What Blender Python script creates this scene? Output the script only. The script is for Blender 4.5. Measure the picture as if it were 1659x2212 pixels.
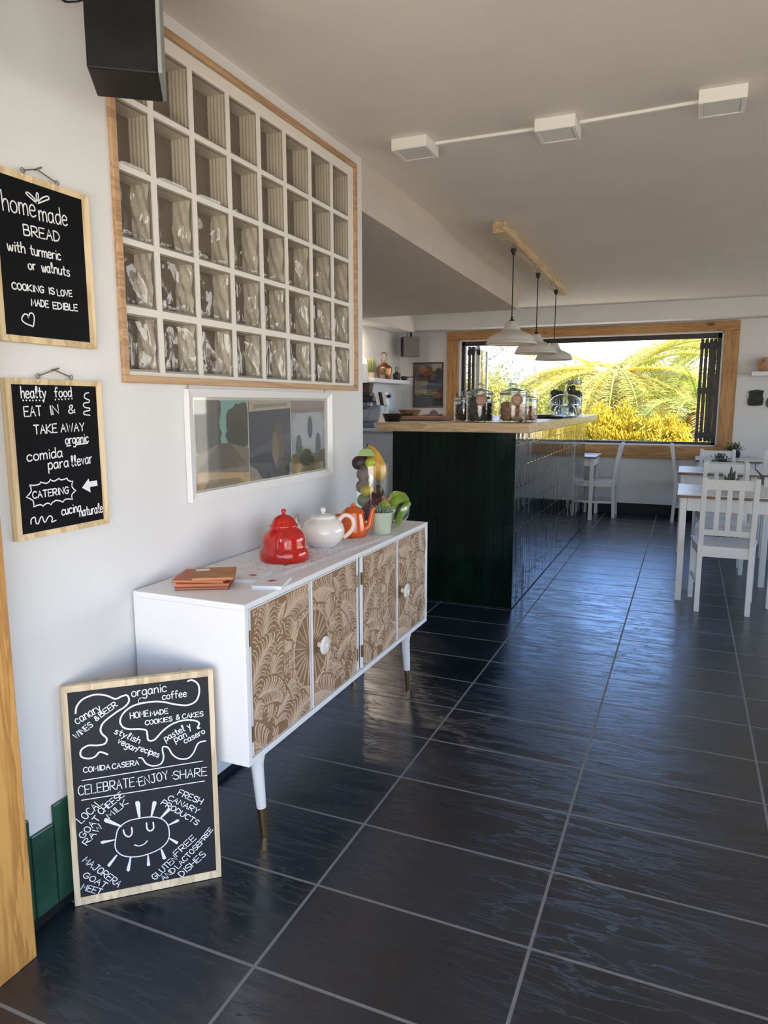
import bpy, bmesh, math, random
import numpy as np
from mathutils import Vector, Matrix, Euler
random.seed(7); np.random.seed(7)
PI = math.pi
for o in list(bpy.data.objects): bpy.data.objects.remove(o)
S = bpy.context.scene
COL = S.collection
# ------------------------------------------------------------------ camera
def make_camera():
    yaw, pitch, roll, f = -0.40275335, -0.15229035, -0.00057365, 1531.05
    cy, sy = math.cos(yaw), math.sin(yaw)
    w = Vector((sy*math.cos(pitch), cy*math.cos(pitch), math.sin(pitch)))
    r = Vector((cy, -sy, 0)); u = r.cross(w)
    c, s = math.cos(roll), math.sin(roll)
    r2, u2 = c*r+s*u, -s*r+c*u
    cam = bpy.data.cameras.new('camera'); cam.sensor_fit = 'VERTICAL'; cam.sensor_height = 36.0
    cam.lens = f/2212*36; cam.clip_start = 0.02; cam.clip_end = 300
    o = bpy.data.objects.new('camera', cam); COL.objects.link(o)
    m = Matrix((( r2.x, u2.x, -w.x, 0), (r2.y, u2.y, -w.y, 0), (r2.z, u2.z, -w.z, 1.38), (0,0,0,1)))
    o.matrix_world = m; S.camera = o
make_camera()
# ------------------------------------------------------------------ light
def ramp(nt, stops, inp=None, interp='LINEAR'):
    n = nt.nodes.new('ShaderNodeValToRGB'); n.color_ramp.interpolation = interp
    el = n.color_ramp.elements
    while len(el) < len(stops): el.new(0.5)
    for e, (p, c) in zip(el, stops): e.position = p; e.color = (*c, 1) if len(c) == 3 else c
    if inp is not None: nt.links.new(inp, n.inputs[0])
    return n
def N(nt, t, **kw):
    n = nt.nodes.new('ShaderNode'+t)
    for k, v in kw.items():
        if k in n.inputs: n.inputs[k].default_value = v
        else: setattr(n, k, v)
    return n
def make_world():
    w = bpy.data.worlds.new('sky'); S.world = w; w.use_nodes = True; nt = w.node_tree
    bg = nt.nodes['Background']; tc = nt.nodes.new('ShaderNodeTexCoord'); sp = nt.nodes.new('ShaderNodeSeparateXYZ')
    nt.links.new(tc.outputs['Generated'], sp.inputs[0])
    r = ramp(nt, [(0, (.9,.88,.82)), (.085, (1,.99,.96)), (.15, (.34,.58,1)), (.30, (.22,.45,1)), (.46, (.17,.30,.60)), (1, (.17,.26,.47))], sp.outputs['Z'])
    # the sky is brighter towards the garden side, where the haze is lit, than over the street behind the entrance
    az = N(nt, 'Math', operation='MULTIPLY_ADD'); nt.links.new(sp.outputs['Y'], az.inputs[0]); az.inputs[1].default_value = .9; az.inputs[2].default_value = .62; az.use_clamp = True
    st = N(nt, 'Math', operation='MULTIPLY_ADD'); ax = N(nt, 'Math', operation='MULTIPLY_ADD', use_clamp=True); nt.links.new(sp.outputs['X'], ax.inputs[0]); ax.inputs[1].default_value = .55; nt.links.new(az.outputs[0], ax.inputs[2]); nt.links.new(ax.outputs[0], st.inputs[0]); st.inputs[1].default_value = SKY*.63; st.inputs[2].default_value = SKY*.37
    tn = ramp(nt, [(.0, (.70,.88,1.0)), (.75, (.70,.88,1)), (.97, (1,1,1))], az.outputs[0]); mx = N(nt, 'Mix', data_type='RGBA', blend_type='MULTIPLY'); mx.inputs[0].default_value = 1
    nt.links.new(r.outputs[0], mx.inputs[6]); nt.links.new(tn.outputs[0], mx.inputs[7]); nt.links.new(mx.outputs[2], bg.inputs['Color']); nt.links.new(st.outputs[0], bg.inputs['Strength'])
SKY = 7.0
make_world()
def lamp(name, kind, loc, rot, energy, color=(1,1,1), **kw):
    l = bpy.data.lights.new(name, kind); l.energy = energy; l.color = color
    for k, v in kw.items():
        if k == 'portal': l.cycles.is_portal = v
        else: setattr(l, k, v)
    o = bpy.data.objects.new(name, l); COL.objects.link(o); o.location = loc; o.rotation_euler = rot
    return o
def aim(d): return Vector(d).to_track_quat('-Z', 'Y').to_euler()
lamp('sun', 'SUN', (20, 0, 30), aim((-.70, .03, -.71)), 17.0, (1, .93, .80), angle=.01)
lamp('window_portal', 'AREA', (-1.28, 9.58, 1.53), (-PI/2, 0, 0), 1, shape='RECTANGLE', size=3.2, size_y=1.36, portal=True)
lamp('door_portal', 'AREA', (.05, .93, 1.18), (PI/2, 0, 0), 1, shape='RECTANGLE', size=2.95, size_y=2.34, portal=True)
lamp('side_window_portal', 'AREA', (3.42, 5.7, 1.28), (0, PI/2, 0), 1, shape='RECTANGLE', size=2.06, size_y=5.6, portal=True)
lamp('kitchen_lamp', 'AREA', (-3.56, 7.75, 2.295), (0,0,0), 9, (1, .80, .64), shape='DISK', size=.10)
lamp('kitchen_lamp', 'AREA', (-2.7, 5.6, 2.29), (0,0,0), 16, (1, .82, .68), shape='DISK', size=.12)
lamp('terrace_bounce', 'AREA', (.3, -1.2, .25), aim((.05, 1, .75)), 75, (1, .90, .76), shape='RECTANGLE', size=3.2, size_y=1.2)  # added fill lamp standing in for light bounced off the terrace
S.view_settings.view_transform = 'Standard'; S.view_settings.look = 'None'
S.view_settings.exposure = -0.02; S.view_settings.gamma = 1.0; S.view_settings.use_curve_mapping = False
S.cycles.max_bounces = 10; S.cycles.diffuse_bounces = 5; S.cycles.transparent_max_bounces = 24; S.cycles.transmission_bounces = 8
S.cycles.sample_clamp_indirect = 6.0; S.cycles.caustics_reflective = False; S.cycles.caustics_refractive = False
# ------------------------------------------------------------------ materials
def newmat(name):
    m = bpy.data.materials.new(name); m.use_nodes = True
    nt = m.node_tree; return m, nt, nt.nodes['Principled BSDF']
def bump(nt, b, hgt, strength=.3, dist=.002):
    n = N(nt, 'Bump', Strength=strength, Distance=dist); nt.links.new(hgt, n.inputs['Height']); nt.links.new(n.outputs[0], b.inputs['Normal']); return n
def coords(nt, scale=(1,1,1), rot=(0,0,0), loc=(0,0,0), kind='Object'):
    tc = N(nt, 'TexCoord'); mp = N(nt, 'Mapping'); mp.inputs['Scale'].default_value = scale; mp.inputs['Rotation'].default_value = rot; mp.inputs['Location'].default_value = loc
    nt.links.new(tc.outputs[kind], mp.inputs[0]); return mp.outputs[0]
def M(name, col, rough=.5, metal=0, spec=.5, var=.0, nscale=8, bmp=0, bscale=60, coat=0, attr=False, sss=0, transl=0):
    m, nt, b = newmat(name)
    b.inputs['Base Color'].default_value = (*col, 1); b.inputs['Roughness'].default_value = rough; b.inputs['Metallic'].default_value = metal
    b.inputs['Specular IOR Level'].default_value = spec; b.inputs['Coat Weight'].default_value = coat
    if attr:
        a = N(nt, 'Attribute', attribute_name='Col'); nt.links.new(a.outputs['Color'], b.inputs['Base Color'])
    elif var:
        n = N(nt, 'TexNoise', Scale=nscale, Detail=5.0); nt.links.new(coords(nt), n.inputs['Vector'])
        r = ramp(nt, [(.3, tuple(c*(1-var) for c in col)), (.7, tuple(min(1, c*(1+var)) for c in col))], n.outputs['Fac'])
        nt.links.new(r.outputs[0], b.inputs['Base Color'])
    if bmp:
        n2 = N(nt, 'TexNoise', Scale=bscale, Detail=4.0); nt.links.new(coords(nt), n2.inputs['Vector']); bump(nt, b, n2.outputs['Fac'], bmp)
    if transl:
        t = N(nt, 'BsdfTranslucent'); mx = N(nt, 'MixShader', Fac=transl); t.inputs[0].default_value = (*col, 1)
        if attr: nt.links.new(a.outputs['Color'], t.inputs[0])
        nt.links.new(b.outputs[0], mx.inputs[1]); nt.links.new(t.outputs[0], mx.inputs[2]); nt.links.new(mx.outputs[0], nt.nodes['Material Output'].inputs[0])
    return m
def wood(name, c1, c2, axis='Z', rough=.5, scale=9, knots=True, knotc=(.12,.05,.015)):
    m, nt, b = newmat(name); b.inputs['Roughness'].default_value = rough
    sc = {'X': (.07, 1, 1), 'Y': (1, .07, 1), 'Z': (1, 1, .07)}[axis]
    v = coords(nt, tuple(s*scale for s in sc))
    n = N(nt, 'TexNoise', Scale=2.2, Detail=6.0, Distortion=.6); nt.links.new(v, n.inputs['Vector'])
    n2 = N(nt, 'TexNoise', Scale=9.0, Detail=3.0); nt.links.new(v, n2.inputs['Vector'])
    ad = N(nt, 'Math', operation='MULTIPLY_ADD'); nt.links.new(n2.outputs['Fac'], ad.inputs[0]); ad.inputs[1].default_value = .35; nt.links.new(n.outputs['Fac'], ad.inputs[2])
    r = ramp(nt, [(.42, c1), (.62, c2), (.66, tuple(c*.82 for c in c1)), (.8, c2)], ad.outputs[0])
    out = r.outputs[0]
    if knots:
        kv = coords(nt, tuple(.45*s if s < .5 else s*1 for s in (sc[0]*6, sc[1]*6, sc[2]*6)) if False else tuple({.07: 2.2, 1: 5.5}[s] for s in sc))
        vo = N(nt, 'TexVoronoi', Scale=1.3); nt.links.new(kv, vo.inputs['Vector'])
        kr = ramp(nt, [(.08, (1,1,1)), (.17, (0,0,0))], vo.outputs['Distance'])
        mx = N(nt, 'Mix', data_type='RGBA'); nt.links.new(kr.outputs[0], mx.inputs[0]); nt.links.new(out, mx.inputs[6]); mx.inputs[7].default_value = (*knotc, 1); out = mx.outputs[2]
    nt.links.new(out, b.inputs['Base Color']); bump(nt, b, ad.outputs[0], .12, .001)
    return m
def thin_glass(name, tint=(.97,.985,.98), rough=.02, ior=1.45, bmp=0, bscale=20, gain=1.0, base=0.0, vec=(1,1,1)):
    m, nt, b = newmat(name); nt.nodes.remove(b)
    t = N(nt, 'BsdfTransparent'); t.inputs[0].default_value = (*tint, 1); g = N(nt, 'BsdfGlossy', Roughness=rough); g.inputs[0].default_value = (1,1,1,1)
    fr = N(nt, 'LayerWeight', Blend=.5); pw = N(nt, 'Math', operation='POWER'); nt.links.new(fr.outputs['Facing'], pw.inputs[0]); pw.inputs[1].default_value = 4.5
    mt = N(nt, 'Math', operation='MULTIPLY_ADD', use_clamp=True); nt.links.new(pw.outputs[0], mt.inputs[0]); mt.inputs[1].default_value = .95*gain; mt.inputs[2].default_value = .04*gain+base
    mx = N(nt, 'MixShader'); nt.links.new(mt.outputs[0], mx.inputs[0]); nt.links.new(t.outputs[0], mx.inputs[1]); nt.links.new(g.outputs[0], mx.inputs[2])
    if bmp:
        n = N(nt, 'TexNoise', Scale=bscale, Detail=1.5, Distortion=.8); nt.links.new(coords(nt, vec), n.inputs['Vector'])
        bn = N(nt, 'Bump', Strength=bmp, Distance=.02); nt.links.new(n.outputs['Fac'], bn.inputs['Height'])
        nt.links.new(bn.outputs[0], g.inputs['Normal']); nt.links.new(bn.outputs[0], fr.inputs['Normal'])
    nt.links.new(mx.outputs[0], nt.nodes['Material Output'].inputs[0]); return m
def floor_material():
    m, nt, b = newmat('slate_floor')
    v = coords(nt, loc=(.9102, -.9874, 0))
    br = N(nt, 'TexBrick', offset=0.0, Scale=1.0); br.inputs['Mortar Size'].default_value = .0046; br.inputs['Mortar Smooth'].default_value = .1
    br.inputs['Brick Width'].default_value = .61618; br.inputs['Row Height'].default_value = .32661; br.inputs['Bias'].default_value = 0
    br.inputs['Color1'].default_value = (.0,.0,.0,1); br.inputs['Color2'].default_value = (1,1,1,1); br.inputs['Mortar'].default_value = (.5,.5,.5,1)
    nt.links.new(v, br.inputs['Vector'])
    tone = ramp(nt, [(0, (.006,.011,.020)), (1, (.012,.020,.034))], br.outputs['Color'])
    ns = N(nt, 'TexNoise', Scale=3.5, Detail=6.0, Roughness=.65); nt.links.new(v, ns.inputs['Vector'])
    mul = N(nt, 'Mix', data_type='RGBA', blend_type='MULTIPLY'); mul.inputs[0].default_value = 1
    r2 = ramp(nt, [(.3, (.7,.7,.7)), (.7, (1.5,1.5,1.5))], ns.outputs['Fac']); nt.links.new(tone.outputs[0], mul.inputs[6]); nt.links.new(r2.outputs[0], mul.inputs[7])
    # pale scuffs
    sc = N(nt, 'TexNoise', Scale=26.0, Detail=5.0, Roughness=.7); nt.links.new(v, sc.inputs['Vector']); lo = N(nt, 'TexNoise', Scale=2.6, Detail=2.0); nt.links.new(v, lo.inputs['Vector'])
    mm = N(nt, 'Math', operation='MULTIPLY'); nt.links.new(sc.outputs['Fac'], mm.inputs[0]); nt.links.new(lo.outputs['Fac'], mm.inputs[1])
    sr = ramp(nt, [(.425, (0,0,0)), (.50, (.55,.55,.55))], mm.outputs[0])
    scm = N(nt, 'Mix', data_type='RGBA'); nt.links.new(sr.outputs[0], scm.inputs[0]); nt.links.new(mul.outputs[2], scm.inputs[6]); scm.inputs[7].default_value = (.16,.165,.17,1)
    gr = N(nt, 'Mix', data_type='RGBA'); nt.links.new(br.outputs['Fac'], gr.inputs[0]); nt.links.new(scm.outputs[2], gr.inputs[6]); gr.inputs[7].default_value = (.17,.17,.175,1)
    nt.links.new(gr.outputs[2], b.inputs['Base Color'])
    # cleft slate relief, streaks running across the room
    sv = coords(nt, (1.5, 7.5, 1), rot=(0,0,.22)); c1 = N(nt, 'TexNoise', Scale=2.0, Detail=8.0, Roughness=.66, Distortion=.5); nt.links.new(sv, c1.inputs['Vector'])
    rg1 = ramp(nt, [(.40, (1,1,1)), (.49, (.55,.55,.55)), (.50, (0,0,0)), (.52, (.5,.5,.5)), (.62, (.8,.8,.8))], c1.outputs['Fac'])
    c2 = N(nt, 'TexNoise', Scale=45.0, Detail=3.0); nt.links.new(v, c2.inputs['Vector'])
    ad = N(nt, 'Math', operation='MULTIPLY_ADD'); nt.links.new(c2.outputs['Fac'], ad.inputs[0]); ad.inputs[1].default_value = .10; nt.links.new(rg1.outputs[0], ad.inputs[2])
    sub = N(nt, 'Math', operation='MULTIPLY_ADD'); nt.links.new(br.outputs['Fac'], sub.inputs[0]); sub.inputs[1].default_value = -.8; nt.links.new(ad.outputs[0], sub.inputs[2])
    bump(nt, b, sub.outputs[0], .22, .0030)
    rr = ramp(nt, [(.2, (.22,)*3), (.8, (.27,)*3)], ns.outputs['Fac'])
    rg = N(nt, 'Mix', data_type='RGBA'); nt.links.new(br.outputs['Fac'], rg.inputs[0]); nt.links.new(rr.outputs[0], rg.inputs[6]); rg.inputs[7].default_value = (.8,.8,.8,1)
    nt.links.new(rg.outputs[2], b.inputs['Roughness']); b.inputs['Specular IOR Level'].default_value = 1.0; b.inputs['IOR'].default_value = 1.55
    return m
def plaster(name, col, bmp=.12):
    return M(name, col, .85, spec=.2, var=.03, nscale=2.5, bmp=bmp, bscale=120)
WALL = plaster('white_plaster', (.76,.755,.75)); CEIL = plaster('ceiling_plaster', (.78,.74,.68)); FLOOR = floor_material()
BLACKTILE = M('black_slate_skirting', (.010,.011,.013), .5, spec=.25, bmp=.2)
WHITE = M('white_paint', (.82,.82,.82), .45); WHITESATIN = M('white_lacquer', (.82,.81,.80), .3)
PLASTIC = M('white_plastic', (.84,.83,.80), .35); DIFF = M('lamp_diffuser', (.78,.76,.71), .35)
PINE = wood('pine_frame', (.56,.27,.085), (.70,.40,.15), 'X', .5); PINEZ = wood('pine_post', (.50,.23,.055), (.62,.33,.095), 'Z', .42)
PALEY = wood('pale_wood_long', (.66,.44,.25), (.76,.55,.34), 'Y', .5, knots=False); PALEX = wood('pale_wood_wide', (.62,.40,.21), (.74,.53,.32), 'X', .5, knots=False)
LATH = wood('thin_lath', (.46,.26,.13), (.56,.35,.19), 'Y', .5, 6, knots=False)
FRAMEW = wood('raw_pine_moulding', (.70,.50,.27), (.80,.62,.38), 'Z', .55, 6, knots=False)
CHALK = M('chalkboard', (.0035,.0035,.005), .6, spec=.12, var=.25, nscale=5); CHALKG = M('slate_grey_chalkboard', (.020,.021,.027), .6, spec=.25, var=.2, nscale=4); INK = M('chalk_marker', (.80,.81,.84), .7)
DARKF = M('dark_window_frame', (.030,.018,.012), .4); BLACK = M('black_plastic', (.012,.012,.013), .4); BLACKW = M('black_speaker_veneer', (.006,.006,.006), .5, spec=.25, var=.5, nscale=14)
GREYW = M('grey_speaker_side', (.28,.29,.29), .6); STEEL = M('brushed_steel', (.42,.47,.54), .32, .35); STEELD = M('dark_steel', (.20,.22,.25), .35, 1)
GLASS = thin_glass('clear_glass'); JAR = thin_glass('jar_glass', (.95,.965,.955), .03, gain=1.15, base=.015)
BRASS = M('brass', (.62,.45,.22), .32, 1); COPPER = M('aged_copper', (.42,.20,.09), .35, 1); IRON = M('dark_iron', (.06,.052,.045), .5, .6)
RED = M('red_enamel', (.52,.012,.006), .14, coat=.6); ORANGE = M('orange_enamel', (.72,.115,.010), .16, coat=.5); CREAM = M('white_ceramic', (.82,.78,.72), .2, coat=.4); PINKW = M('pinkish_ceramic', (.84,.62,.54), .25)
WIRE = M('grey_wire', (.25,.24,.22), .45, .8); BROWNEDGE = M('worn_brown_edge', (.25,.16,.09), .6, var=.3, nscale=12)
GREENT = M('green_glazed_tile', (.016,.070,.042), .22, var=.35, nscale=7, spec=.6)
SHADE = M('lamp_enamel', (.62,.59,.54), .35); SOIL = M('potting_soil', (.03,.022,.016), .9)
# ------------------------------------------------------------------ mesh helpers
class MB:
    def __init__(s): s.v = []; s.f = []; s.c = []; s.col = None; s.ms = []; s.mi = 0
    def add(s, vs, fs):
        b = len(s.v); s.v += [tuple(p) for p in vs]
        for f in fs: s.f.append(tuple(b+i for i in f)); s.c.append(s.col); s.ms.append(s.mi)
        return s
    def box(s, x0, x1, y0, y1, z0, z1):
        return s.add([(x0,y0,z0),(x1,y0,z0),(x1,y1,z0),(x0,y1,z0),(x0,y0,z1),(x1,y0,z1),(x1,y1,z1),(x0,y1,z1)],
                     [(3,2,1,0),(4,5,6,7),(0,1,5,4),(1,2,6,5),(2,3,7,6),(3,0,4,7)])
    def hexa(s, p):   # 8 points, bottom loop then top loop
        return s.add(p, [(3,2,1,0),(4,5,6,7),(0,1,5,4),(1,2,6,5),(2,3,7,6),(3,0,4,7)])
    def beam(s, a, b, w, h, w2=None, h2=None, side=(1,0,0)):
        a, b = Vector(a), Vector(b); d = (b-a).normalized(); sd = Vector(side); sd = (sd-d*sd.dot(d)).normalized(); t = d.cross(sd)
        w2 = w2 or w; h2 = h2 or h
        q = lambda p, ww, hh: [p-sd*ww/2-t*hh/2, p+sd*ww/2-t*hh/2, p+sd*ww/2+t*hh/2, p-sd*ww/2+t*hh/2]
        return s.hexa(q(a, w, h)+q(b, w2, h2))
    def prism(s, pts, axis, a, b):   # 2D outline extruded along axis from a to b
        n = len(pts); P = {'X': lambda u, v, t: (t, u, v), 'Y': lambda u, v, t: (u, t, v), 'Z': lambda u, v, t: (u, v, t)}[axis]
        vs = [P(u, v, a) for u, v in pts]+[P(u, v, b) for u, v in pts]
        return s.add(vs, [tuple(range(n-1, -1, -1)), tuple(range(n, 2*n))]+[(i, (i+1) % n, n+(i+1) % n, n+i) for i in range(n)])
    def lathe(s, prof, c=(0,0,0), n=40, sx=1, sy=1, caps=True):
        vs = []; fs = []
        for r, z in prof:
            for k in range(n):
                a = 2*PI*k/n; vs.append((c[0]+r*sx*math.cos(a), c[1]+r*sy*math.sin(a), c[2]+z))
        for i in range(len(prof)-1):
            for k in range(n):
                k2 = (k+1) % n; fs.append((i*n+k, i*n+k2, (i+1)*n+k2, (i+1)*n+k))
        if caps:
            if prof[0][0] > 1e-4: fs.append(tuple(range(n-1, -1, -1)))
            if prof[-1][0] > 1e-4: fs.append(tuple((len(prof)-1)*n+k for k in range(n)))
        return s.add(vs, fs)
    def tube(s, pts, r, n=8, closed=False, flat=1.0):
        P = [Vector(p) for p in pts]; m = len(P); R = r if isinstance(r, (list, tuple)) else [r]*m
        vs = []; prev = None
        for i in range(m):
            d = ((P[(i+1) % m]-P[i-1]) if closed else (P[min(i+1, m-1)]-P[max(i-1, 0)])).normalized()
            if prev is None:
                ref = Vector((0,0,1)) if abs(d.z) < .9 else Vector((1,0,0)); x = d.cross(ref).normalized()
            else: x = (prev-d*prev.dot(d)).normalized()
            prev = x; y = d.cross(x)
            for k in range(n): a = 2*PI*k/n; vs.append(P[i]+x*R[i]*math.cos(a)*flat+y*R[i]*math.sin(a))
        fs = []
        for i in range(m if closed else m-1):
            j = (i+1) % m
            for k in range(n): k2 = (k+1) % n; fs.append((i*n+k, i*n+k2, j*n+k2, j*n+k))
        if not closed: fs += [tuple(range(n-1, -1, -1)), tuple((m-1)*n+k for k in range(n))]
        return s.add(vs, fs)
    def ball(s, c, r, n=16, m=10, rot=None, taper=0, wob=0, seed=0):
        rx, ry, rz = r if isinstance(r, (tuple, list)) else (r, r, r); rnd = random.Random(seed)
        R = Euler(rot).to_matrix() if rot else None; vs = []; fs = []
        for i in range(m+1):
            t = PI*i/m
            for k in range(n):
                a = 2*PI*k/n; q = 1+(rnd.uniform(-wob, wob) if wob and 0 < i < m else 0); z = -math.cos(t); tp = 1-taper*z
                p = Vector((rx*math.sin(t)*math.cos(a)*tp*q, ry*math.sin(t)*math.sin(a)*tp*q, rz*z*q))
                if R: p = R @ p
                vs.append(p+Vector(c))
        for i in range(m):
            for k in range(n):
                k2 = (k+1) % n; fs.append((i*n+k, i*n+k2, (i+1)*n+k2, (i+1)*n+k))
        return s.add(vs, fs)
    def build(s, name, mat, parent=None, origin=None, smooth=None, bevel=0, label=None, kind=None, mats=None):
        me = bpy.data.meshes.new(name)
        off = Vector((0,0,0))
        if parent is not None:
            p = parent
            while p: off = off+p.location; p = p.parent
        elif origin is not None: off = Vector(origin)
        else:
            a = np.array([tuple(p) for p in s.v]); off = Vector(((a[:,0].min()+a[:,0].max())/2, (a[:,1].min()+a[:,1].max())/2, a[:,2].min()))
        me.from_pydata([tuple(Vector(p)-off) for p in s.v], [], s.f)
        for mm in (mats or [mat]): me.materials.append(mm)
        if mats: me.polygons.foreach_set('material_index', s.ms)
        if any(c is not None for c in s.c):
            ca = me.color_attributes.new('Col', 'FLOAT_COLOR', 'CORNER'); arr = []
            for f, c in zip(s.f, s.c):
                for _ in f: arr += [*(c or (.5,.5,.5)), 1]
            ca.data.foreach_set('color', arr)
        if smooth is not None:
            me.polygons.foreach_set('use_smooth', [True]*len(me.polygons)); me.set_sharp_from_angle(angle=math.radians(smooth))
        me.validate(); me.update()
        o = bpy.data.objects.new(name, me); COL.objects.link(o)
        if parent is not None: o.parent = parent
        else: o.location = off
        if bevel:
            b = o.modifiers.new('bevel', 'BEVEL'); b.width = bevel; b.segments = 2; b.limit_method = 'ANGLE'; b.angle_limit = math.radians(40)
        if label: o['label'] = label
        if kind: o['kind'] = kind
        return o
def tag(o, label, cat, group=None):
    o['label'] = label; o['category'] = cat
    if group: o['group'] = group
    return o
def thing(name, label, cat, loc=(0,0,0), group=None):
    o = bpy.data.objects.new(name, None); COL.objects.link(o); o.location = loc; o.empty_display_size = .05
    return tag(o, label, cat, group)
def copy_tree(o, parent=None):
    c = o.copy(); COL.objects.link(c)
    if parent is not None: c.parent = parent
    for ch in list(o.children): copy_tree(ch, c)
    return c
def struct(name, mb, mat, **kw): return mb.build(name, mat, kind='structure', **kw)
def spline(pts, k=6, closed=False):
    P = [Vector((*p, 0)) if len(p) == 2 else Vector(p) for p in pts]; n = len(P); out = []
    if n < 3: return P
    rng = range(n) if closed else range(n-1)
    for i in rng:
        g = lambda j: P[j % n] if closed else P[max(0, min(n-1, j))]
        p0, p1, p2, p3 = g(i-1), g(i), g(i+1), g(i+2)
        for t in range(k):
            t /= k; out.append(.5*((2*p1)+(p2-p0)*t+(2*p0-5*p1+4*p2-p3)*t*t+(3*p1-p0-3*p2+p3)*t**3))
    if not closed: out.append(P[-1])
    return out
# hand lettering: one-stroke glyphs on a 10-unit cap height
FONT = {'A':"0 0 3 10 6 0|1.2 4 4.8 4",'B':"0 0 0 10|~0 10 4 10 5 8 4 5.5 0 5.3|~0 5.3 5 5 6 2.6 4.6 .3 0 0",'C':"~6 8.5 4 10 1.5 9 0 5 1.3 1 4 0 6 1.5",'D':"0 0 0 10|~0 10 4 9 6 5 4 1 0 0",
'E':"5.5 10 0 10 0 0 5.5 0|0 5.2 4.6 5.2",'F':"5.5 10 0 10 0 0|0 5.2 4.4 5.2",'G':"~6 8.5 4 10 1.5 9 0 5 1.3 1 4 0 5.8 1.5 6 4.5|3.4 4.5 6.6 4.5",'H':"0 0 0 10|6 0 6 10|0 5 6 5",'I':"1 0 1 10",
'J':"2 10 6 10|~4.5 10 4.5 3 3.4 .3 1.5 .3 .2 2",'K':"0 0 0 10|5.6 10 0 4.5 6 0",'L':"0 10 0 0 5 0",'M':"0 0 .6 10 3.5 3.5 6.4 10 7 0",'N':"0 0 0 10 6 0 6 10",'O':"~3 10 .5 8 0 5 .8 1.3 3 0 5.4 1.5 6 5 5.2 8.6 3 10",
'P':"0 0 0 10|~0 10 4.5 9.8 5.8 7.5 4.5 5 0 4.6",'Q':"~3 10 .5 8 0 5 .8 1.3 3 0 5.4 1.5 6 5 5.2 8.6 3 10|3.8 2.4 6.4 -1",'R':"0 0 0 10|~0 10 4.5 9.8 5.8 7.5 4.5 5 0 4.6|1.5 4.7 6 0",
'S':"~5.6 8.6 3.5 10 .8 8.8 .8 6.4 3 5.2 5.4 3.8 5.4 1.2 3 0 .2 1.4",'T':"0 10 6 10|3 10 3 0",'U':"~0 10 0 3 1.4 .2 3.4 0 5.4 1.5 6 4 6 10",'V':"0 10 3 0 6 10",'W':"0 10 1.8 0 3.8 8 5.8 0 8 10",'Y':"0 10 3 5 6 10|3 5 3 0",
'&':"~6 0 3.5 3.5 1.5 7 2.2 9.5 4 9.5 4.2 7.5 2.3 5.2 .3 3 .8 .6 3 0 5.2 2 6 4.5",'a':"~4.6 5.2 2.8 6.2 .6 5 0 2.6 .9 .3 2.8 .2 4.6 2.4|4.7 6.1 4.7 .6 5.4 0",'c':"~4.8 5 3 6.2 .8 5.2 0 3 .9 .6 3 0 4.9 1",
'd':"~4.6 5 2.8 6.2 .6 5 0 2.6 .9 .3 2.8 .2 4.6 2.4|4.8 10.4 4.8 0",'e':"~.3 3.2 4.6 3.6 4.2 5.6 2.4 6.3 .6 5 0 2.8 1 .4 3 0 5 1",'f':"~4.4 9.4 3 10.4 1.8 9 1.6 5 1.6 0|0 6 3.8 6",'g':"~4.6 5 2.8 6.2 .6 5 0 2.8 .9 .6 2.8 .4 4.6 2.4|~4.8 6 4.8 -2 3.4 -4 .8 -3.4",
'h':"0 0 0 10.4|~0 3.5 1.6 5.8 3.4 6 4.4 4.4 4.5 0",'i':"1 0 1 6|1 8.4 1 8.9",'l':"~.3 1.5 2.2 6 2.6 9.6 1.6 10.4 .9 8.8 1 2 1.8 .2 2.8 .6",'m':"0 0 0 6|~0 3.6 1.4 5.8 2.8 5.8 3.4 4.2 3.4 0|~3.4 3.6 4.8 5.8 6.2 5.8 6.9 4.2 7 0",
'n':"0 0 0 6|~0 3.5 1.6 5.8 3.4 6 4.4 4.4 4.5 0",'o':"~2.5 6.2 .6 5 0 3 .7 .8 2.5 0 4.4 .9 5 3 4.4 5.2 2.5 6.2",'p':"0 6 0 -4|~0 4.4 1.6 6.1 3.8 6 4.8 3.6 4 .6 2 0 0 1.4",'r':"0 0 0 6|~0 3.6 1.4 5.6 3.4 6",'s':"~4 5.4 2.2 6.2 .6 5.2 1 3.8 3.2 2.8 4.2 1.6 3.2 .2 1.4 0 0 .8",
't':"1.8 9.4 1.8 1.2 2.6 .1 4 .6|0 6.2 4 6.2",'u':"~0 6 0 2.4 .8 .3 2.6 .2 4.4 2.4|4.5 6 4.5 0",'v':"0 6 2.2 0 4.4 6",'w':"~0 6 .8 .6 2 .4 3.2 5 4.2 .5 5.6 .6 6.6 6",'y':"0 6 2.4 .4|4.8 6 2.4 .4 .4 -4"}
def glyph(ch):
    out = []
    for st in FONT[ch].split('|'):
        sm = st.startswith('~'); v = [float(t) for t in st.lstrip('~').split()]; p = list(zip(v[::2], v[1::2]))
        out.append([(q.x, q.y) for q in spline(p, 5)] if sm else p)
    return out
def text_strokes(txt, u0, v0, u1, v1, h):
    unit = h/6 if txt.islower() else h/10
    st = []; x = 0
    for ch in txt:
        if ch == ' ': x += 4; continue
        g = glyph(ch); w = max(p[0] for s_ in g for p in s_)
        for s_ in g: st.append([(x+a, b) for a, b in s_])
        x += w+1.7
    x -= 1.7; L = math.hypot(u1-u0, v1-v0); ca, sa = (u1-u0)/L, (v1-v0)/L; sx = L/x; out = []
    for s_ in st: out.append([(u0+a*sx*ca-b*unit*sa, v0+a*sx*sa+b*unit*ca) for a, b in s_])
    return out
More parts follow.
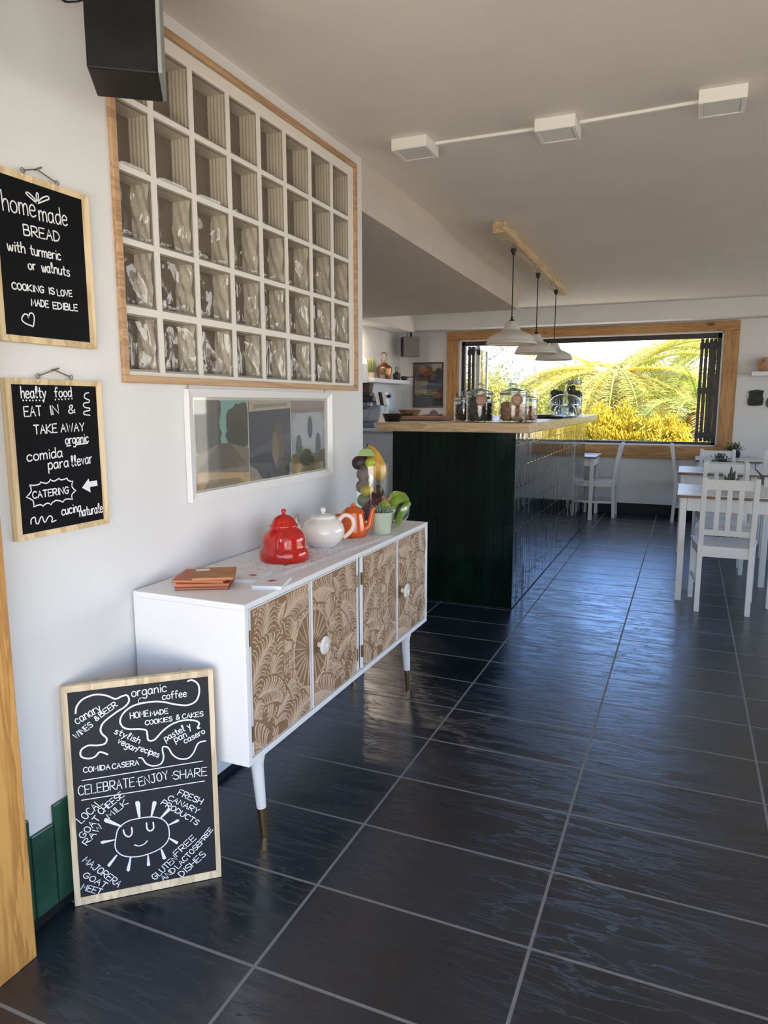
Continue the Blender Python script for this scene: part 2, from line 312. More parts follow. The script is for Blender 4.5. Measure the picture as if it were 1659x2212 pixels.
def ribbon(mb, pts, w, place):   # flat chalk line in a board's own plane, with rounded ends
    P = [Vector((a, b)) for a, b in pts]; P = [p for i, p in enumerate(P) if i == 0 or (p-P[i-1]).length > 1e-5]
    if len(P) == 1: P = [P[0], P[0]+Vector((w*.4, 0))]
    d0 = (P[1]-P[0]).normalized(); d1 = (P[-1]-P[-2]).normalized()
    P = [P[0]-d0*w*.35]+P+[P[-1]+d1*w*.35]; n = len(P); vs = []
    for i in range(n):
        d = (P[min(i+1, n-1)]-P[max(i-1, 0)]).normalized(); q = Vector((-d.y, d.x))*w/2*(.55 if i in (0, n-1) else 1)
        vs += [place(*(P[i]+q)), place(*(P[i]-q))]
    mb.add(vs, [(2*i, 2*i+1, 2*i+3, 2*i+2) for i in range(n-1)])
def poly2(mb, pts, place): mb.add([place(*p) for p in pts], [tuple(range(len(pts)))])
T1=[["home",1255,1826,1347,1831,26],["made",1357,1826,1444,1832,23],["BREAD",1308,1782,1415,1787,24],["with",1259,1738,1307,1739,14],["turmeric",1323,1739,1414,1742,14],["or",1314,1703,1335,1705,13],["wal",1354,1704,1387,1706,14],["nuts",1391,1706,1440,1706,14],["COOKING",1263,1650,1355,1653,15],["IS",1370,1653,1387,1654,15],["LOVE",1397,1652,1444,1656,15],["MADE",1315,1618,1366,1619,16],["EDIBLE",1380,1618,1459,1621,16]]
L1=[[5,0,[1303,1587,1301,1594,1293,1595,1286,1588,1284,1580,1293,1573,1310,1569,1315,1568,1319,1580,1320,1592,1316,1599,1308,1598,1303,1588]],[5,0,[1352,1865,1336,1873,1324,1879,1324,1883,1332,1883,1345,1875,1352,1865]],[5,0,[1353,1865,1352,1879,1354,1889,1358,1888,1358,1879,1354,1865]],[5,0,[1354,1866,1367,1880,1381,1888,1389,1889,1390,1884,1377,1877,1357,1866]]]
T2=[["healty",1265,1393,1338,1394,16],["food",1366,1396,1420,1398,14],["EAT",1270,1348,1321,1350,24],["IN",1348,1351,1375,1354,23],["&",1406,1354,1428,1355,21],["TAKE",1295,1304,1365,1306,22],["AWAY",1378,1306,1456,1307,21],["organic",1390,1274,1468,1276,14],["comida",1268,1238,1377,1242,15],["para",1330,1213,1395,1215,15],["llevar",1405,1214,1476,1219,16],["CATERING",1276,1144,1389,1145,17],["cucina",1362,1089,1427,1092,14],["naturale",1421,1077,1503,1078,15]]
L2=[[4,2,[1269,1388,1278,1388,1288,1388,1297,1388,1307,1388,1317,1388,1327,1388]],[4,2,[1366,1390,1377,1391,1387,1391,1398,1392,1409,1392,1420,1393]],[5,0,[1480,1409,1468,1406,1463,1397,1470,1392,1479,1389,1478,1383,1463,1381,1458,1375,1465,1369,1479,1367,1477,1361,1460,1358,1459,1351,1479,1348]],[5,1,[1393,1269,1407,1270]],[5,1,[1423,1271,1465,1273]],[5,1,[1269,1179,1280,1177,1294,1177,1301,1179,1302,1183,1311,1180,1322,1178,1330,1182,1333,1187,1338,1183,1345,1181,1354,1184,1361,1187,1363,1184,1369,1182,1379,1183,1387,1185,1388,1181,1391,1178,1399,1175,1406,1175,1402,1169,1401,1161,1407,1153,1414,1149,1406,1145,1399,1140,1398,1133,1401,1127,1390,1129,1377,1130,1371,1127,1369,1123,1359,1128,1346,1131,1335,1127,1329,1121,1326,1125,1319,1127,1311,1125,1304,1121,1302,1124,1296,1126,1285,1125,1276,1123,1278,1129,1276,1139,1266,1146,1257,1150,1265,1155,1273,1163,1273,1172,1269,1179]],[0,3,[1435,1154,1460,1177,1462,1168,1489,1169,1491,1154,1463,1153,1464,1138]],[5,0,[1265,1081,1267,1093,1278,1096,1280,1082,1287,1079,1294,1092,1300,1094,1304,1082,1309,1080,1317,1090,1325,1093,1331,1086,1328,1077,1342,1079]]]
T3=[["canary",35,521,99,552,17],["WINES",31,481,75,511,18],["&",84,523,92,529,15],["BEER",97,532,140,559,18],["organic",178,579,270,583,17],["coffee",258,560,323,561,14],["HOME",171,517,219,518,20],["MADE",224,517,271,519,16],["COOKIES",209,493,281,495,15],["&",292,497,301,497,16],["CAKES",309,497,366,497,16],["stylish",126,482,189,443,12],["vegan",133,454,179,420,12],["recipes",185,424,238,394,12],["pastel",261,438,315,461,13],["y",325,464,332,467,14],["pan",287,431,319,443,13],["casero",313,423,370,446,12],["COMIDA",43,382,111,381,17],["CASERA",117,380,186,381,17],["CELEBRATE",27,319,172,320,31],["ENJOY",185,318,263,326,29],["SHARE",276,321,369,318,29],["LOCAL",30,237,87,284,24],["GOAT",32,192,79,242,21],["CHEESE",81,253,144,297,21],["RAW",40,171,84,217,19],["MILK",102,237,153,273,19],["FRESH",285,274,348,233,20],["CANARY",257,265,337,207,17],["PRODUCTS",239,255,334,172,17],["MAJORERA",25,127,112,30,21],["GOAT",23,82,78,35,18],["MEET",17,46,65,18,20],["GLUTEN",213,29,277,79,21],["FREE",276,88,332,131,21],["AND",236,20,272,44,20],["LACTOSE",278,49,346,110,18],["FREE",348,112,380,149,16],["DISHES",287,21,357,75,22]]
L3=[[6,0,[114,171,123,203,148,220,178,223,212,221,239,210,254,191,258,166,254,143,236,124,205,113,168,110,135,119,117,136,112,154,114,171]],[8,0,[136,197,139,183,149,174,158,182,158,200]],[8,0,[198,206,199,188,207,180,216,186,216,204]],[6,0,[163,147,175,141,189,144,198,152]],[5,1,[38,360,359,363]],[5,1,[34,304,362,302]],[4,2,[178,333]],[4,2,[273,334]],[3,0,[208,573,197,571,195,560,209,560]],[9,0,[33,552,37,571,53,589,83,598,112,592,135,579,151,584,166,585,170,569,159,554,134,540,103,518,93,499,96,485,107,470,102,456,83,454,59,457,41,447,40,429,58,420,75,423,88,434,107,424]],[9,0,[328,605,341,606,356,592,358,567,348,544,325,535,294,541,257,554,226,558,183,554,155,537,144,515,150,497,165,488,192,484,210,478,213,464,215,448,231,447,253,468,279,485,311,492,342,487,354,477,349,464,355,463]],[8,0,[187,401,196,398,206,381,224,371,245,374,253,392,251,413,254,423,267,417,278,395,296,380,319,378,335,392,349,418,370,422]],[0,3,[177,226,171,270,173,275,181,274,184,269,183,225]],[0,3,[210,224,217,264,221,267,227,264,228,259,214,222]],[0,3,[235,214,257,238,260,239,264,234,263,230,238,211]],[0,3,[257,189,281,200,285,200,287,195,284,192,258,186]],[0,3,[258,149,280,133,281,129,278,125,275,126,256,146]],[0,3,[236,119,246,91,245,87,239,86,236,89,232,119]],[0,3,[199,109,202,78,200,75,195,76,193,79,196,110]],[0,3,[153,111,147,74,144,70,139,73,138,77,149,112]],[0,3,[117,125,96,97,92,96,89,100,90,104,114,128]],[0,3,[113,171,80,167,76,169,75,174,79,176,113,174]],[0,3,[131,206,90,229,87,234,90,241,95,240,133,210]]]
# ================================================================== the room
XW = -1.518          # left wall face
YF = 9.35            # far wall face
HC = 2.54            # ceiling height
KX = -3.72           # kitchen wall face
struct('floor', MB().box(-6, 5, -.4, 9.6, -.12, 0), FLOOR, origin=(0,0,0))
def dims(x0, x1, y0, y1, z0, z1): return MB().box(x0, x1, y0, y1, z0, z1)
m = MB(); GY0, GY1, GZ0, GZ1 = 1.645, 3.190, 1.462, 2.470
m.box(-1.64, XW, 1.05, GY0, 0, HC); m.box(-1.64, XW, GY1, 3.29, 0, HC); m.box(-1.64, XW, GY0, GY1, 0, GZ0); m.box(-1.64, XW, GY0, GY1, GZ1, HC)
struct('wall_left', m, WALL, origin=(XW, 2, 0))
m = MB(); WX0, WX1, WZ0, WZ1 = -2.885, .325, .868, 2.207
m.box(KX-.15, WX0, YF, YF+.2, 0, HC+.1); m.box(WX1, 3.4, YF, YF+.2, 0, HC+.1); m.box(WX0, WX1, YF, YF+.2, 0, WZ0); m.box(WX0, WX1, YF, YF+.2, WZ1, HC+.1)
struct('wall_back', m, WALL, origin=(0, YF, 0))
struct('wall_kitchen', dims(KX-.15, KX, 3.17, YF+.2, 0, HC+.1), WALL)
struct('wall_divider', dims(KX-.15, -1.64, 3.17, 3.29, 0, HC), WALL)
m = MB(); m.box(3.2, 3.4, .95, 2.9, 0, HC+.1); m.box(3.2, 3.4, 8.5, YF+.2, 0, HC+.1); m.box(3.2, 3.4, 2.9, 8.5, 0, .25); m.box(3.2, 3.4, 2.9, 8.5, 2.3, HC+.1)  # unseen opening, put in and enlarged to bring skylight to the far room
struct('wall_right', m, WALL, origin=(3.2, 5, 0))
m = MB(); m.box(-6, -1.46, .93, 1.05, 0, HC); m.box(1.55, 3.4, .93, 1.05, 0, HC); m.box(-1.46, 1.55, .93, 1.05, 2.36, HC)
struct('wall_front', m, WALL, origin=(0, 1, 0))
struct('wall_store', MB().box(-3.0, -2.9, 1.05, 3.17, 0, HC), WALL)
struct('ceiling', MB().box(-6, 6.2, -1.9, YF+.3, HC, HC+.16), CEIL, origin=(0, 4, HC))  # slab also reaches past the walls, an added unseen roof blocking sun
# lower ceiling over the kitchen, its edge running slightly askew
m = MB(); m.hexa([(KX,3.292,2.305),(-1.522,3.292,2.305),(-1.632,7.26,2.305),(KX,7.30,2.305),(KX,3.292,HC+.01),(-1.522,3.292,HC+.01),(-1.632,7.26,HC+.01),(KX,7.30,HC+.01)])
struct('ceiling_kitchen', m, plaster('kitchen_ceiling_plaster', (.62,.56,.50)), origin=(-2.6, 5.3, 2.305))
struct('trim_1', dims(KX, 3.2, 9.05, YF, 2.335, HC), WALL)
struct('trim_2', dims(KX, -3.42, 7.30, 9.05, 2.31, HC), WALL)
struct('baseboard_back', dims(KX, 3.2, YF-.012, YF, 0, .135), BLACKTILE)
# green glazed tiles along the foot of the left wall, set at uneven heights
m = MB(); rnd = random.Random(3)
m.box(XW, XW+.010, 1.06, 1.195, .028, .315); m.box(XW, XW+.010, 1.199, 1.268, .028, .262); m.box(XW, XW+.010, 1.272, 1.345, .028, .311); m.box(XW, XW+.010, 1.349, 1.425, .028, .262); m.box(XW, XW+.010, 1.429, 1.5, .028, .311); m.box(XW, XW+.010, 1.504, 1.575, .028, .262)
struct('baseboard_left', m, GREENT, bevel=.0025, origin=(XW, 1.3, 0))
struct('trim_3', dims(XW, XW+.006, 1.05, 3.29, 0, .027), BLACKTILE)
# timber door post at the entrance
m = MB(); m.box(-1.46, -1.432, .90, 1.128, 0, 2.40)
d1 = struct('door_1', m, PINEZ, origin=(-1.44, 1.0, 0), bevel=.004)
m = MB(); m.box(-1.62, -1.462, .90, .925, 0, 2.40); m.build('casing_board', PINEZ, d1, bevel=.003)
# ------------------------------------------------------------------ window 1: glass blocks
SIDEG = M('block_side_glass', (.66,.61,.53), .35, spec=.5); BACKG = M('block_back_glass', (.19,.16,.13), .12, spec=.6)  # dim room behind the blocks is put into the dark back colour
MORTAR = M('white_mortar', (.80,.76,.70), .75, bmp=.1)
PLAING = thin_glass('plain_block_pane', (.92,.90,.86), .03, gain=.8, base=.01)
WAVYG = thin_glass('wavy_block_pane', (.92,.90,.86), .04, gain=.8, base=.015, bmp=.5, bscale=22, vec=(1,1,.35))
w1 = thing('window_1', 'x', 'x'); del w1['label']; del w1['category']; w1['kind'] = 'structure'; w1.location = (XW, 2.41, GZ0)
GYS = [1.632,1.797,1.818,1.990,2.010,2.191,2.211,2.383,2.404,2.568,2.588,2.772,2.793,2.970,2.992,3.152]
GZS = [1.474,1.640,1.662,1.835,1.852,2.035,2.052,2.226,2.243,2.430]
GYS = [GYS[0]+.028]+GYS[1:]
m = MB(); xs = XW-.003; xb = XW-.088
m.box(xb, xs, GY0, GYS[0], GZ0, GZ1); m.box(xb, xs, GYS[-1], GY1, GZ0, GZ1)
for i in range(7): m.box(xb, xs, GYS[2*i+1], GYS[2*i+2], GZ0, GZ1)
zz = [GZ0]+GZS+[GZ1]
for i in range(8):
    for j in range(6): m.box(xb, xs, GYS[2*i], GYS[2*i+1], zz[2*j], zz[2*j+1])
m.build('mortar_grid', MORTAR, w1)
m = MB(); q = .022
m.box(XW, XW+.014, GY0-q, GY1+q, GZ0-q, GZ0); m.box(XW, XW+.014, GY0-q, GY1+q, GZ1, GZ1+q); m.box(XW, XW+.014, GY0-q, GY0, GZ0, GZ1); m.box(XW, XW+.014, GY1, GY1+q, GZ0, GZ1)
m.build('window_frame', LATH, w1, bevel=.002)
def block(y0, y1, z0, z1, wavy, seed):
    rnd = random.Random(seed); m = MB(); r = .012
    m.mi = 0   # ribbed side walls of the hollow block
    xi = xs-.008; xo = xb+.006
    nr = 5
    if wavy:
        ph = [rnd.uniform(0, 6) for _ in range(4)]; nz, nx = 18, 8
        for (ya, sg) in ((y1-.004, -1), (y0+.004, 1)):
            vs = [(xo+(xi-xo)*i/nx, ya+sg*(.004+.007*math.sin(PI*j/nz)*(.5+.5*math.sin(ph[0]+.55*j+1.7*math.sin(.35*j+ph[1])+.8*i))+.003*math.sin(ph[2]+1.9*i+.6*j)), z0+.004+(z1-z0-.008)*j/nz) for j in range(nz+1) for i in range(nx+1)]
            m.add(vs, [(j*(nx+1)+i, j*(nx+1)+i+1, (j+1)*(nx+1)+i+1, (j+1)*(nx+1)+i) for j in range(nz) for i in range(nx)])
    for k in range(0 if wavy else nr):
        a0 = xo+(xi-xo)*k/nr; a1 = xo+(xi-xo)*(k+1)/nr; mid = (a0+a1)/2; d = .0022
        for (ya, sg) in ((y1-.004, -1), (y0+.004, 1)):
            m.add([(a0,ya,z0+.004),(mid,ya+sg*d,z0+.004),(mid,ya+sg*d,z1-.004),(a0,ya,z1-.004)], [(0,1,2,3)]); m.add([(mid,ya+sg*d,z0+.004),(a1,ya,z0+.004),(a1,ya,z1-.004),(mid,ya+sg*d,z1-.004)], [(0,1,2,3)])
    for za in (z0+.004, z1-.004): m.add([(xo,y0,za),(xi,y0,za),(xi,y1,za),(xo,y1,za)], [(0,1,2,3)])
    m.mi = 1   # far face
    n = 14 if wavy else 1; ph = [rnd.uniform(0, 6) for _ in range(6)]
    def dz(a, b):
        if not wavy: return 0
        e = math.sin(PI*a)*math.sin(PI*b)
        return e*.0075*(math.sin(ph[0]+9*a+2*math.sin(5*b+ph[1]))+.8*math.sin(ph[2]+7*b+3.0*a+1.5*math.sin(8*a+ph[3])))
    vs = [(xo+.004+dz(i/n, j/n), y0+(y1-y0)*i/n, z0+(z1-z0)*j/n) for j in range(n+1) for i in range(n+1)]
    m.add(vs, [(j*(n+1)+i, j*(n+1)+i+1, (j+1)*(n+1)+i+1, (j+1)*(n+1)+i) for j in range(n) for i in range(n)])
    m.mi = 2   # room-side pane, rounded rim
    n = 16 if wavy else 8
    def front(a, b):
        e = min(a, 1-a, b, 1-b)*n; return xs-.006+.005*min(1, e/1.0)+(.0045*math.sin(PI*a)*math.sin(PI*b)*(math.sin(ph[4]+8*a+2.2*math.sin(4*b+ph[0]))+.7*math.sin(ph[5]+6*b+4*a)) if wavy else 0)
    g = [0, .035]+[(k)/n for k in range(1, n)]+[.965, 1]; k = len(g)
    vs = [(front(a, b), y0+(y1-y0)*a, z0+(z1-z0)*b) for b in g for a in g]
    m.add(vs, [(j*k+i, j*k+i+1, (j+1)*k+i+1, (j+1)*k+i) for j in range(k-1) for i in range(k-1)])
    m.mi = 3   # dark glass lip against the joint
    for (a0, a1, b0, b1) in ((y0, y0+.004, z0, z1), (y1-.003, y1, z0, z1), (y0, y1, z0, z0+.007), (y0, y1, z1-.005, z1)): m.box(xs-.014, xs-.0055, a0, a1, b0, b1)
    return m.build('glass_block', None, w1, smooth=35, mats=[SIDEG, BACKG, WAVYG if wavy else PLAING, LIPG])
LIPG = M('block_lip', (.30,.27,.23), .25)
for j in range(5):
    for i in range(8): block(GYS[2*i], GYS[2*i+1], GZS[2*j], GZS[2*j+1], j < 3, 10*j+i)
# ------------------------------------------------------------------ window 2: wide opening with folded sashes
w2 = MB().box(WX0, WX1, YF-.004, YF+.2, WZ1-.012, WZ1).box(WX0, WX1, YF-.004, YF+.2, WZ0, WZ0+.012).box(WX0, WX0+.016, YF-.004, YF+.2, WZ0, WZ1).box(WX1-.016, WX1, YF-.004, YF+.2, WZ0, WZ1).build('window_2', WHITE, kind='structure', origin=(-1.28, YF, WZ0))
m = MB(); e = .165; y0 = YF-.03
m.box(WX0-e, WX1+e, y0, YF-.001, WZ1+.004, WZ1+.115); m.build('surround_board', wood('pine_surround_x', (.42,.205,.066), (.55,.30,.11), 'X', .5), w2, bevel=.004)
m = MB(); m.box(WX0-e, WX1+e, y0, YF-.001, WZ0-.165, WZ0-.004); m.build('surround_board', bpy.data.materials['pine_surround_x'], w2, bevel=.004)
PSZ = wood('pine_surround_z', (.42,.205,.066), (.55,.30,.11), 'Z', .5)
m = MB(); m.box(WX0-e, WX0-.004, y0, YF-.001, WZ0-.004, WZ1+.004); m.build('surround_board', PSZ, w2, bevel=.004)
m = MB(); m.box(WX1+.004, WX1+e, y0, YF-.001, WZ0-.004, WZ1+.004); m.build('surround_board', PSZ, w2, bevel=.004)
m = MB(); a0, a1, b0, b1 = WX0+.016, WX1-.016, WZ0+.012, WZ1-.012
m.box(a0, a1, YF+.07, YF+.15, b1-.055, b1); m.box(a0, a1, YF+.07, YF+.15, b0, b0+.03); m.box(a0, a0+.045, YF+.07, YF+.15, b0, b1); m.box(a1-.045, a1, YF+.07, YF+.15, b0, b1)
m.build('frame', DARKF, w2, bevel=.003)
PALEF = M('sunlit_sash_frame', (.55,.53,.46), .4)  # sunlight on this leaf is put into its pale frame colour
def sash(x, L=.46, pale=False):
    m = MB(); t = .034; y0 = YF+.10; z0, z1 = b0+.035, b1-.06; s_ = .05
    m.box(x, x+t, y0, y0+s_, z0, z1); m.box(x, x+t, y0+L-s_, y0+L, z0, z1); m.box(x, x+t, y0+s_, y0+L-s_, z0, z0+s_); m.box(x, x+t, y0+s_, y0+L-s_, z1-s_, z1)
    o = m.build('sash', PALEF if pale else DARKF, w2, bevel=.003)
    MB().box(x+.014, x+.020, y0+s_, y0+L-s_, z0+s_, z1-s_).build('pane', GLASS, o)
    h = MB(); 
    for z in (z0+.08, (z0+z1)/2, z1-.08): h.box(x-.008, x+t+.008, y0-.012, y0+.004, z-.035, z+.035)
    h.build('hinge', BLACK, o, bevel=.003)
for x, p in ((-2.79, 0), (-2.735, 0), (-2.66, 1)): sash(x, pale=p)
for x in (.085, .135, .185, .228): sash(x, L=.42)
# ================================================================== boards and pictures on the left wall
def board_lettering(T, L, place, w, parent, hs=1.0):
    for t, *q in T:
        m = MB(); u0, v0, u1, v1, h = [k/1000 for k in q]
        for k_, s_ in enumerate(text_strokes(t, u0, v0, u1, v1, h*hs)): ribbon(m, s_, w, lambda u, v: place(u, v, (k_ % 25)*.00003+.0002))
        m.build('lettering', INK, parent)
    for wd, kind, P in L:
        d = MB()
        pts = [(P[i]/1000, P[i+1]/1000) for i in range(0, len(P), 2)]
        if kind == 0: ribbon(d, [(p.x, p.y) for p in spline(pts, 6)], w*wd/5, place)
        elif kind == 1: ribbon(d, pts, w*wd/5, place)
        elif kind == 2:
            for p in pts: ribbon(d, [p, (p[0]+w*.5, p[1]-w*.3)], w*1.1, place)
        else: poly2(d, pts, place)
        d.build('drawing', INK, parent)
def moulding(m, P, prof):   # mitred frame: P(u, v, depth) maps; prof = outer rect, inner rect, depths
    (u0, v0, u1, v1), (a0, b0, a1, b1), dep, dout = prof
    O = [(u0, v0), (u1, v0), (u1, v1), (u0, v1)]; I = [(a0, b0), (a1, b0), (a1, b1), (a0, b1)]
    for k in range(4):
        k2 = (k+1) % 4
        m.hexa([P(*O[k], 0), P(*O[k2], 0), P(*I[k2], 0), P(*I[k], 0), P(*O[k], dout), P(*O[k2], dout), P(*I[k2], dep), P(*I[k], dep)])
def wall_board(name, label, outer, inner, T, L, hooks):
    t = thing(name, label, 'chalkboard', (XW+.001, (outer[0]+outer[2])/2, outer[1]))
    P = lambda u, v, d: (XW+.001+d, u, v)
    m = MB(); moulding(m, P, (outer, inner, .014, .019)); m.build('frame', FRAMEW, t, bevel=.001)
    MB().box(XW+.002, XW+.0168, inner[0]-.004, inner[2]+.004, inner[1]-.004, inner[3]+.004).build('slate', CHALK, t)
    board_lettering(T, L, lambda u, v, d=0: (XW+.0171+d, u, v), .0034, t)
    (ha, hb), (na, nb), (ca, cb) = hooks; m = MB(); x = XW+.010
    m.tube([(x, ha, hb-.012), (x, ha, hb)], .0016, 6); m.tube([(x, ca, cb-.012), (x, ca, cb)], .0016, 6)
    for (q1, q2) in ((ha, hb), (ca, cb)): m.tube([(x, q1+.006*math.cos(a), q2+.004+.006*math.sin(a)) for a in [k*PI/5 for k in range(10)]], .0012, 5, closed=True)
    m.tube([(x, ha, hb+.004), (x, na, nb), (x, ca, cb+.004)], .0016, 6); m.tube([(x-.009, na, nb), (x+.012, na+.004, nb+.004)], .0022, 6)
    m.build('hanging_wire', WIRE, t); return t
wall_board('wall_chalkboard', 'upper chalkboard on the wall reading home made BREAD with a heart', (1.222, 1.527, 1.519, 1.924), (1.242, 1.547, 1.492, 1.905), T1, L1, ((1.324,1.930),(1.366,1.948),(1.426,1.928)))
wall_board('wall_chalkboard', 'lower chalkboard on the wall reading EAT IN & TAKE AWAY with a CATERING burst', (1.222, 1.043, 1.524, 1.440), (1.244, 1.062, 1.502, 1.422), T2, L2, ((1.325,1.444),(1.377,1.465),(1.430,1.444)))
# leaning board on the floor
BO, BD, BU, BN = Vector((-1.4895,1.3035,.0)), Vector((.74881506,.662779,0)), Vector((-.02512379,.02838513,.99928128)), Vector((.66230265,-.74827688,.03790674))
t = thing('leaning_chalkboard', 'large framed chalkboard leaning on the floor against the white sideboard, with a smiling sun', 'chalkboard', tuple(BO+BD*.2))
PB = lambda u, v, d: tuple(BO+BD*u+BU*v+BN*(d-.012))
m = MB(); moulding(m, PB, ((0, 0.001, .398, .631), (.0155, .0215, .384, .612), .016, .020)); m.build('frame', wood('pale_pine_moulding', (.68,.53,.33), (.78,.64,.43), 'Z', .55, 6), t, bevel=.001)
m = MB(); m.hexa([PB(.012,.017,.004), PB(.388,.017,.004), PB(.388,.616,.004), PB(.012,.616,.004), PB(.012,.017,.0145), PB(.388,.017,.0145), PB(.388,.616,.0145), PB(.012,.616,.0145)]); m.build('slate', CHALKG, t)
board_lettering(T3, L3, lambda u, v, d=0: PB(u, v, .0149+d), .0026, t, .86)
m = MB()
for u in (.089, .310):
    m.tube([PB(u+.0045*math.cos(a), .637+.0045*math.sin(a), .008) for a in [k*PI/5 for k in range(10)]], .0009, 5, closed=True)
m.build('screw_eye', WIRE, t)
# white frame with three plain record-sleeve prints
t = thing('picture_frame', 'long white picture frame with three square prints below the glass blocks', 'picture frame', (XW+.001, 2.4, 1.053))
P = lambda u, v, d: (XW+.001+d, u, v)
m = MB(); moulding(m, P, ((1.893, 1.053, 2.913, 1.427), (1.927, 1.082, 2.880, 1.400), .012, .022)); m.build('frame', WHITESATIN, t, bevel=.002)
MB().box(XW+.002, XW+.0055, 1.92, 2.89, 1.075, 1.405).build('mount', M('cream_mount', (.68,.64,.56), .7), t)
def C(h): return tuple(((int(h[i:i+2], 16)/255)**2.2) for i in (0, 2, 4))
PRINT = M('printed_card', (1,1,1), .45, attr=True)
def sheet(name, u0, u1, v0, v1, shapes, x0, parent, label=None, place=None, lay=.00025):
    m = MB(); k = 0
    for col, pts in shapes:
        m.col = C(col); z = x0+k*lay; k += 1
        if place: poly2(m, [(u0+(u1-u0)*a, v0+(v1-v0)*b) for a, b in pts], lambda u, v: place(u, v, z))
        else: poly2(m, [(u0+(u1-u0)*a, v0+(v1-v0)*b) for a, b in pts], lambda u, v: (z, u, v))
    return m.build(name, PRINT, parent, label=label)
R01 = [(0,0),(1,0),(1,1),(0,1)]
rnd = random.Random(5)
def blob(cx, cy, rx, ry, n=26, w=.12, a0=0, a1=2*PI): return [(min(1, max(0, cx+rx*math.cos(a0+(a1-a0)*k/n)*(1+rnd.uniform(-w, w)))), min(1, max(0, cy+ry*math.sin(a0+(a1-a0)*k/n)*(1+rnd.uniform(-w, w))))) for k in range(n)]
X0 = XW+.0062
sheet('print', 1.941, 2.251, 1.088, 1.391, [('7FA9A2', R01), ('4E4A40', blob(.12, .86, .34, .42)), ('45443C', blob(.2, .62, .26, .25)), ('4C4C42', blob(.86, .7, .3, .26)), ('414238', blob(.78, .6, .22, .16)), ('7A7364', [(0,0),(1,0),(1,.42),(.6,.5),(.4,.5),(0,.38)]), ('5F594D', [(0,.2),(1,.2),(.62,.5),(.42,.5)]), ('B79A72', [(0,0),(1,0),(1,.12),(0,.2)]), ('8D7B60', [(.1,0),(.9,0),(.8,.07),(.2,.1)])], X0, t, 'print of green trees and pale road')
sheet('print', 2.258, 2.563, 1.088, 1.391, [('474A55', R01), ('33363F', [(0,0),(1,0),(1,.3),(0,.36)]), ('565A66', [(0,.36),(.55,.5),(1,.58),(1,.46),(.5,.38),(0,.28)]), ('8A8170', [(0,0),(.28,0),(.14,.14),(0,.2)]), ('5E554B', blob(.66, .42, .16, .3, w=.03)), ('7A6D5F', blob(.6, .38, .09, .2, w=.03)), ('3A3733', [(.6,0),(1,0),(1,.22),(.82,.34),(.7,.12)]), ('B5AA98', [(0,.86),(1,.9),(1,1),(0,1)]), ('8F8B84', [(.1,.9),(.9,.93),(.9,.97),(.1,.95)])], X0, t, 'dark blue print')
sheet('print', 2.569, 2.862, 1.088, 1.391, [('9CA0A8', R01), ('AEB2BA', blob(.5, .62, .48, .3)), ('8E8A84', [(0,.82),(1,.85),(1,1),(0,1)]), ('5C5236', [(0,0),(1,0),(1,.3),(.6,.24),(.3,.3),(0,.26)]), ('7A6B47', [(0,0),(1,0),(1,.1),(0,.13)]), ('43483A', blob(.42, .2, .2, .12)), ('555B63', blob(.2, .36, .09, .17, w=.05)), ('4C525E', blob(.54, .62, .07, .16, w=.05)), ('565A5E', blob(.78, .36, .08, .18, w=.05))], X0, t, 'pale grey print')
m = MB()
for s_ in text_strokes('NESSUNO', 2.583, 1.340, 2.708, 1.342, .020)+text_strokes('AL', 2.722, 1.342, 2.752, 1.342, .019)+text_strokes('MONDO', 2.766, 1.343, 2.850, 1.344, .018): ribbon(m, s_, .0026, lambda u, v: (X0+.0035, u, v))
m.build('lettering', M('faded_red_print', (.50,.24,.21), .6), t, label='faded red title on the pale print')
MB().box(XW+.0108, XW+.0125, 1.926, 2.881, 1.081, 1.401).build('glazing', thin_glass('picture_glazing', (.97,.97,.96), .03, gain=1.0), t)
m = MB()
for u in (1.915, 2.87): m.tube([(XW+.005, u-.006, 1.428), (XW+.004, u+.006, 1.428), (XW+.004, u+.001, 1.447), (XW+.005, u-.006, 1.428)], .0008, 5); m.tube([(XW+.002, u+.001, 1.446), (XW+.012, u+.012, 1.450)], .0011, 5)
m.build('hanging_nail', WIRE, t)
# loudspeaker under the ceiling
t = thing('wall_speaker', 'large black loudspeaker box high on the left wall under the ceiling', 'loudspeaker', (-1.34, 1.43, 2.14))
c = [(-1.313,1.349),(-1.186,1.440),(-1.283,1.572),(-1.411,1.480)]
m = MB(); m.prism(c, 'Z', 2.14, 2.50); m.build('cabinet', BLACKW, t, bevel=.004)
v1 = Vector((c[1][0]-c[0][0], c[1][1]-c[0][1], 0)); nrm = Vector((v1.y, -v1.x, 0)).normalized(); a = Vector((*c[1], 0)); bq = Vector((*c[2], 0)); sn = Vector(((bq-a).y, -(bq-a).x, 0)).normalized()
m = MB(); m.hexa([a+Vector((0,0,2.142)), bq+Vector((0,0,2.142)), bq+sn*.010+Vector((0,0,2.142)), a+sn*.010+Vector((0,0,2.142)), a+Vector((0,0,2.498)), bq+Vector((0,0,2.498)), bq+sn*.010+Vector((0,0,2.498)), a+sn*.010+Vector((0,0,2.498))])
m.build('side_panel', GREYW, t, bevel=.003, label='grey side panel')
m = MB(); m.box(-1.512, -1.40, 1.465, 1.495, 2.455, 2.485); m.box(-1.516, -1.506, 1.45, 1.51, 2.44, 2.51); m.build('wall_bracket', BLACK, t, bevel=.002)
tag(MB().tube(spline([(-1.515,1.45,2.410),(-1.502,1.475,2.378),(-1.498,1.505,2.386),(-1.485,1.53,2.404),(-1.415,1.50,2.425)], 6), .0028, 6).build('speaker_cable', BLACK, smooth=60), 'short black cable looping from the wall to the loudspeaker', 'cable')
